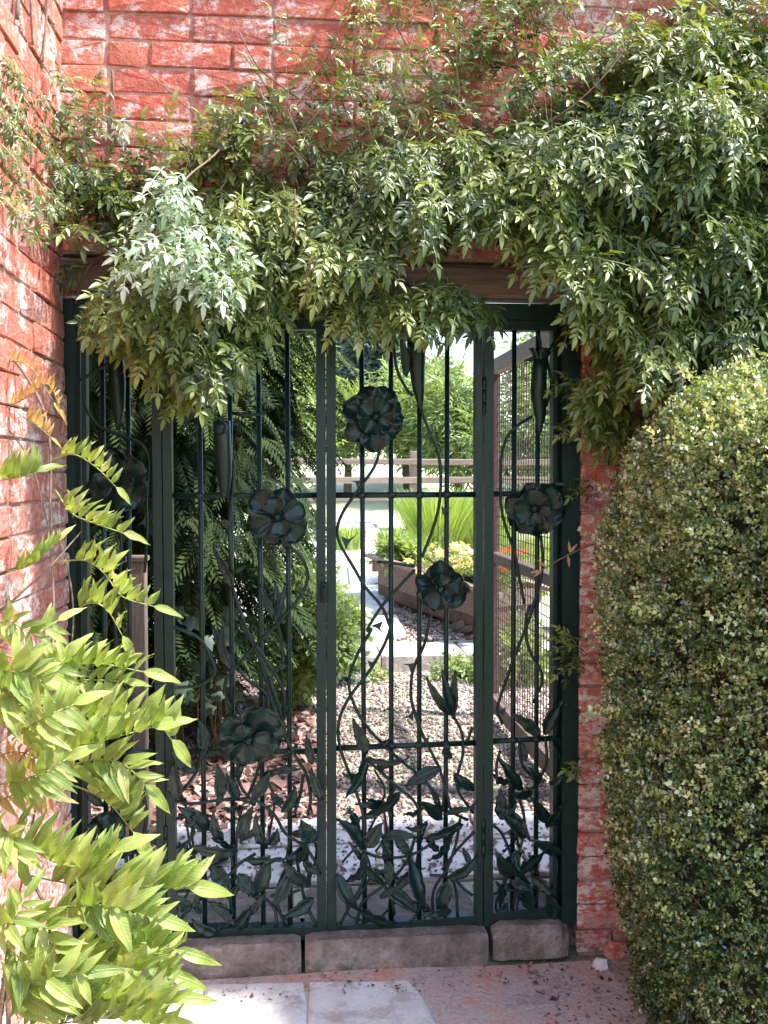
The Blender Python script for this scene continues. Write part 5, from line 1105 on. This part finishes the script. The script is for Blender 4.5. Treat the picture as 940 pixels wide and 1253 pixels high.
def blooms(name, label, spots, mat, zoff, n, r, group=None):
    t = thing(name, label, 'flowers', spots); fm = []
    for k in range(3):
        v = []; f = []
        for i in range(6): a = i*math.pi/3; v += [(0, 0, 0), (math.cos(a-.4)*.7, math.sin(a-.4)*.7, .25), (math.cos(a), math.sin(a), .15+.1*k), (math.cos(a+.4)*.7, math.sin(a+.4)*.7, .25)]; f.append((i*4, i*4+1, i*4+2, i*4+3))
        fm.append(mesh('flower_head', v, f, M[mat], True, tone=k/2))
    mb = MB(); c = Vector(spots)
    for i in range(n):
        p = c+Vector((rg_.gauss(0, r[0]), rg_.gauss(0, r[1]), rg_.uniform(0, r[2]))); Rr = frames(np.array([[rg_.gauss(0, .4), 1, .5]]), np.array([[rg_.gauss(0, .5), -.7, .7]]))[0]
        inst('flower_head', rg_.choice(fm), p, t, Matrix(Rr.tolist()).to_quaternion(), rg_.uniform(.03, .05)); mb.tube([p, Vector((c.x+(p.x-c.x)*.5, c.y+(p.y-c.y)*.5, c.z-.15))], .002, 3)
    mb.build('stems', M['greenstem'], t, kind='stuff'); m = 200
    P_ = np.array(c)+RNG.normal(0, 1, (m, 3))*np.array([r[0], r[1], r[2]*.4])+np.array([0, 0, -.02]); v, f, tn = scatter([spray_arr(rg_, 5, .09, .045, .02)], frames(RNG.normal(0, 1, (m, 3))+np.array([0, 0, .8]), RNG.normal(0, 1, (m, 3))), P_, RNG.uniform(.7, 1.2, m), RNG.random(m)); obj('foliage', v, f, M['bush'], t, tone=tn, kind='stuff')
blooms('yellow_flowers', 'yellow and cream flowers blooming at the right of the barrow planter', (X3(556, 7.6), 4.75, .66), 'yellow', 0, 60, (.12, .12, .22)); blooms('red_flowers', 'red flowers glimpsed behind the middle stile and mesh gate', (X3(612, 7.3), 4.4, .72), 'red', 0, 30, (.10, .10, .16))

# tall bright grasses
def grass_clump(label, px, d, wpx, h, n, name='tall_grass'):
    x = X3(px, d); y = d-2.86; r = wpx/2/1230*d; t = thing(name, label, 'grass plant', (x, y, ground_z(x, y)), 'tall grass clumps'); V = []; F = []; A_ = []
    for i in range(n):
        a = rg_.uniform(0, 6.28); q = r*.6*rg_.random()**.5; b = Vector((x+q*math.cos(a), y+q*math.sin(a), ground_z(x, y))); hh = h*rg_.uniform(.6, 1.1); ln = rg_.uniform(.05, .4)*hh; w = .008; dx, dy = math.cos(a)*ln, math.sin(a)*ln; o = len(V); tn = rg_.random()
        for j in range(4): u = j/3; p = b+Vector((dx*u*u, dy*u*u, hh*(u-.12*u*u))); ww = w*(1-u*.9); V += [tuple(p-Vector((ww, 0, 0))), tuple(p+Vector((ww, 0, 0)))]; A_ += [tn, tn]
        F += [(o+2*j, o+2*j+1, o+2*j+3, o+2*j+2) for j in range(3)]
    obj('blades', V, F, M['grass'], t, tone=A_, kind='stuff')
grass_clump('tall bright grass clump at the left of the bed, beside the path', 492, 8.6, 60, .55, 900); grass_clump('tallest bright grass clump standing behind the barrow planter', 535, 8.9, 80, .85, 1600); grass_clump('bright grass clump at the right, seen past the middle stile', 598, 9.0, 80, .80, 1300); grass_clump('grass clump behind the wire mesh gate', 650, 8.4, 80, .6, 900)
grass_clump('short grass tuft at the left of the path under the fence', 425, 9.9, 60, .3, 500); 
hosta_bush('low_plant', 'broad leafed green plant at the left foot of the grass clumps', 490, 668, 690, 8.2, 46, 240, l=.07)

# shrubs and trees beyond the fence
G = 'shrubs and trees beyond the rail fence'
WBs = [spray_arr(rg_, 8, .34, .13, .028) for _ in range(6)]
def willow(label, px, d, pyc, wpx, hpx, n, mat='bush', l=.12): 
    x = X3(px, d); y = d-2.86; zc = 1.43-(pyc-580)/1230*d; leafy('willow_shrub', label, 'tree', (x, y, ground_z(x, y)), (x, y, zc), (wpx/2/1230*d, wpx/2/1230*d, hpx/2/1230*d), n, mat, l, .03, lumps=26, droop=-.5, sprays=[(b[0]*l/.12, b[1]) for b in WBs], trad=.06, group=G)
willow('bright green willowy shrub beyond the fence, right of the trumpet flower', 560, 12.5, 515, 105, 130, 900, l=.13); willow('bright feathery shrub beyond the fence, behind the top rose', 500, 13.5, 500, 90, 130, 700, l=.13); willow('bright green shrub beyond the fence, seen through the wire mesh gate', 655, 12.0, 520, 140, 140, 1100, l=.12)
willow('low rounded green shrub beyond the fence at the left', 425, 13.0, 510, 90, 70, 1300, l=.11)
willow('yellowish shrub beyond the fence, far right', 760, 13, 480, 170, 230, 2600); willow('green shrub beyond the fence, hidden mostly by the conifer', 330, 12.5, 490, 150, 170, 2200)
def tree(label, px, d, pyc, wpx, hpx, n, mat, l, name='garden_tree'): 
    x = X3(px, d); y = d-2.86; zc = 1.43-(pyc-580)/1230*d; leafy(name, label, 'tree', (x, y, ground_z(x, y)), (x, y, zc), (wpx/2/1230*d, wpx/2/1230*d*.8, hpx/2/1230*d), n, mat, l, l*.5, lumps=30, trad=.16, group=G)
tree('blue green tree far off, left of the trumpet flower', 452, 22, 435, 80, 110, 1500, 'bluetree', .22); tree('dark green far tree above the gate lock side', 398, 24, 420, 110, 190, 2600, 'fartree', .24)
tree('pale far tree behind the willowy shrub, middle', 530, 26, 480, 60, 70, 900, 'fartree', .24); tree('far tree behind the mesh gate at right', 690, 24, 470, 130, 90, 1500, 'fartree', .24); tree('far left tree behind the conifer', 250, 24, 440, 200, 240, 3400, 'fartree', .26); tree('leftmost far tree, behind the board fence', 80, 22, 440, 200, 240, 3000, 'fartree', .26); tree('rightmost far tree past the brick pier', 860, 24, 450, 180, 230, 2600, 'fartree', .26)
